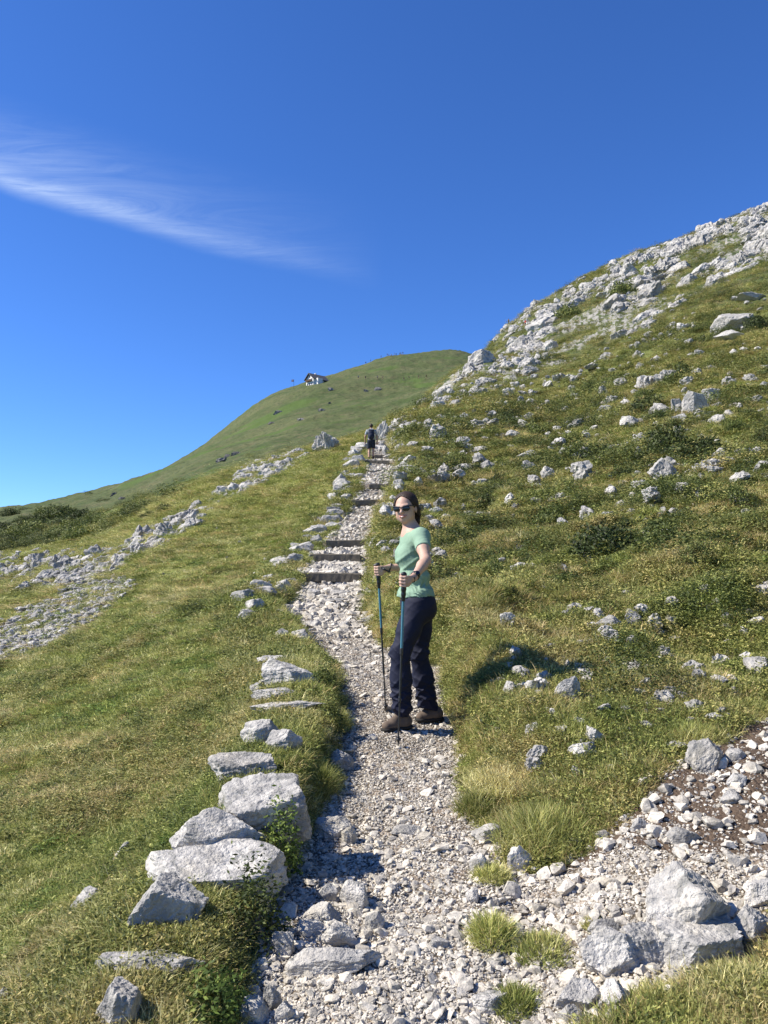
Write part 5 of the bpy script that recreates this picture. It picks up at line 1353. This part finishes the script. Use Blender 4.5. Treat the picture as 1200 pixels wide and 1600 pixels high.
for i, (px, py) in enumerate([(571, 593), (590, 594), (598, 593), (631, 595), (639, 593), (654, 592), (560, 592), (666, 591)]):
    p = hit(px, py)
    if p is not None: far_person(px, py, p[1], ('dark', 'blue', 'dark', 'dark', 'dark', 'dark', 'blue', 'dark')[i], 'dark', 'tiny walker on the path crossing the upper flank of the far green hill', 'walkers on the path across the far hill', i)
yr = sky_Y(795, 120, 260); far_person(795, 520, yr - 1, 'dark', 'dark', 'tiny dark walker at the lower left tip of the ridge rocks, against the sky', None, .8)
p = hit(821, 512); far_person(821, 512, p[1], 'red', 'dark', 'tiny walker in red in front of the rocks near the left end of the ridge', None, 2.0)

# ------------------------------------------------------------------ mountain hut on the shoulder of the far hill
M['plaster'] = plain('white_plaster', (.72, .70, .66), .9, .1, 2, .12)
M['roofm'] = plain('dark_roof', (.11, .105, .105), .7, .2, 3, .25)
M['wood'] = plain('dark_wood', (.09, .055, .035), .8, .2, 3, .3)
M['glass'] = plain('window_glass', (.03, .04, .05), .1, .6, 2, .05)
M['stonebase'] = plain('stone_plinth', (.30, .28, .26), .9, .1, 2, .3)
def boxes(name, bl, mat, parent):
    bm = bmesh.new()
    for (cx, cy, cz, sx, sy, sz) in bl:
        bmesh.ops.create_cube(bm, size=1, matrix=Matrix.Translation((cx, cy, cz)) @ Matrix.Diagonal((sx, sy, sz, 1)))
    me = bpy.data.meshes.new(name); bm.to_mesh(me); bm.free(); me.materials.append(mat); return obj_me(name, me, parent)
hq = hit(489, 601)
hx, hy, hz = unproj(484, 600, hq[1]); hz = float(H(hx, hy))
hut = empty('mountain_hut', (float(hx), float(hy), hz - .3), radians(-47), label='white mountain hut with a dark pitched roof on the shoulder of the far green hill', cat='hut')
# gable end looks along local -Y, length runs along +Y
Wd, Ln, Hw, Hr = 6.6, 10.5, 4.4, 7.2
V = [(-Wd / 2, 0, -4), (Wd / 2, 0, -4), (Wd / 2, 0, Hw), (0, 0, Hr), (-Wd / 2, 0, Hw), (-Wd / 2, Ln, -4), (Wd / 2, Ln, -4), (Wd / 2, Ln, Hw), (0, Ln, Hr), (-Wd / 2, Ln, Hw)]
bm = bmesh.new(); vs = [bm.verts.new(v) for v in V]
for f in ((0, 1, 2, 3, 4), (9, 8, 7, 6, 5), (1, 6, 7, 2), (5, 0, 4, 9), (2, 7, 8, 3), (4, 3, 8, 9)): bm.faces.new([vs[i] for i in f])
bmesh.ops.recalc_face_normals(bm, faces=bm.faces); me = bpy.data.meshes.new('walls'); bm.to_mesh(me); bm.free(); me.materials.append(M['plaster']); obj_me('walls', me, hut)
bm = bmesh.new(); ov = .9; t_ = .35; sl_ = (Hr - Hw) / (Wd / 2)
for s_ in (-1, 1):
    e_ = Wd / 2 + ov; q = []
    for y_ in (-1.1, Ln + .6):
        for (x_, z_) in ((0, Hr + .05), (e_ * s_, Hr - e_ * sl_ + .05), (e_ * s_, Hr - e_ * sl_ + .05 + t_), (0, Hr + .05 + t_)): q.append(bm.verts.new((x_, y_, z_)))
    for f in ((0, 1, 2, 3), (7, 6, 5, 4), (0, 4, 5, 1), (1, 5, 6, 2), (2, 6, 7, 3), (3, 7, 4, 0)): bm.faces.new([q[i] for i in f])
bmesh.ops.recalc_face_normals(bm, faces=bm.faces); me = bpy.data.meshes.new('roof'); bm.to_mesh(me); bm.free(); me.materials.append(M['roofm']); rf = obj_me('roof', me, hut)
boxes('chimney', [(-1.2, 5, Hr + .4, .8, .8, 1.8)], M['plaster'], rf)
boxes('annex', [(Wd / 2 + 1.2, 3.2, 1.4, 2.38, 3.4, 5.6)], M['plaster'], hut)
boxes('balcony', [(0, -.62, 2.7, Wd * .8, 1.2, .18), (0, -1.18, 3.2, Wd * .8, .08, .9)], M['wood'], hut)
for (x_, z_) in ((-2, 1.2), (0, 1.2), (2, 1.2), (-1.9, 3.6), (0, 3.6), (1.9, 3.6), (0, 5.6)):
    w_ = boxes('window', [(x_, -.03, z_, 1.0, .1, 1.3)], M['wood'], hut); boxes('pane', [(x_, -.10, z_, .8, .05, 1.1)], M['glass'], w_)
for y_ in (6.2, 8.2):
    for z_ in (1.3, 3.8):
        w_ = boxes('window', [(Wd / 2 + .03, y_, z_, .1, 1.0, 1.2)], M['wood'], hut); boxes('pane', [(Wd / 2 + .10, y_, z_, .05, .8, 1.0)], M['glass'], w_)
hut.scale = (.85,) * 3
# flag on its pole left of the hut
p = hit(459, 608)
fl = empty('flag_pole', tuple(p), label='thin pole with a small red and white flag left of the mountain hut', cat='flag')
boxes('pole', [(0, 0, 2.2, .1, .1, 5.0)], M['wood'], fl)
M['flag_red'] = plain('flag_red', (.5, .12, .12), .8, .1, 2, .05)
fg = boxes('flag', [(-.55, 0, 4.0, 1.1, .06, 1.0)], M['flag_red'], fl)
boxes('white_field', [(-.55, 0, 4.0, .5, .1, .6)], M['plaster'], fg)

# dark little outcrops on the flank of the far hill
M['dark_rock'] = rock_mat('dark_rock', .4, .25, .38)
dk = [rock_me(900 + i, M['dark_rock'], 'rock', sub=4, cuts=10, karst=.4, rough=.15) for i in range(3)]
for i, (px, py, w, h) in enumerate([(345, 718, 26, 8), (368, 708, 22, 9), (355, 712, 14, 7), (517, 608, 16, 8), (572, 610, 12, 7), (590, 607, 16, 7), (502, 640, 16, 6), (435, 643, 22, 7), (515, 630, 8, 5), (470, 655, 20, 6), (425, 660, 16, 6), (178, 772, 14, 6), (190, 778, 16, 6)]):
    p = hit(px, py + h * .3)
    if p is None: continue
    s = p[1] / F / 2
    o = obj_me('rock_outcrop', dk[i % 3]); o.location = (p[0], p[1], p[2]); o.scale = (w * s * .9, w * s * .4, h * s * 1.5); o.rotation_euler = (R.uniform(-.3, .3), R.uniform(-.5, 0), R.uniform(-.4, .4))
    tag(o, 'small dark outcrop on the smooth flank of the far green hill', 'rock', 'dark outcrops of the far hill')
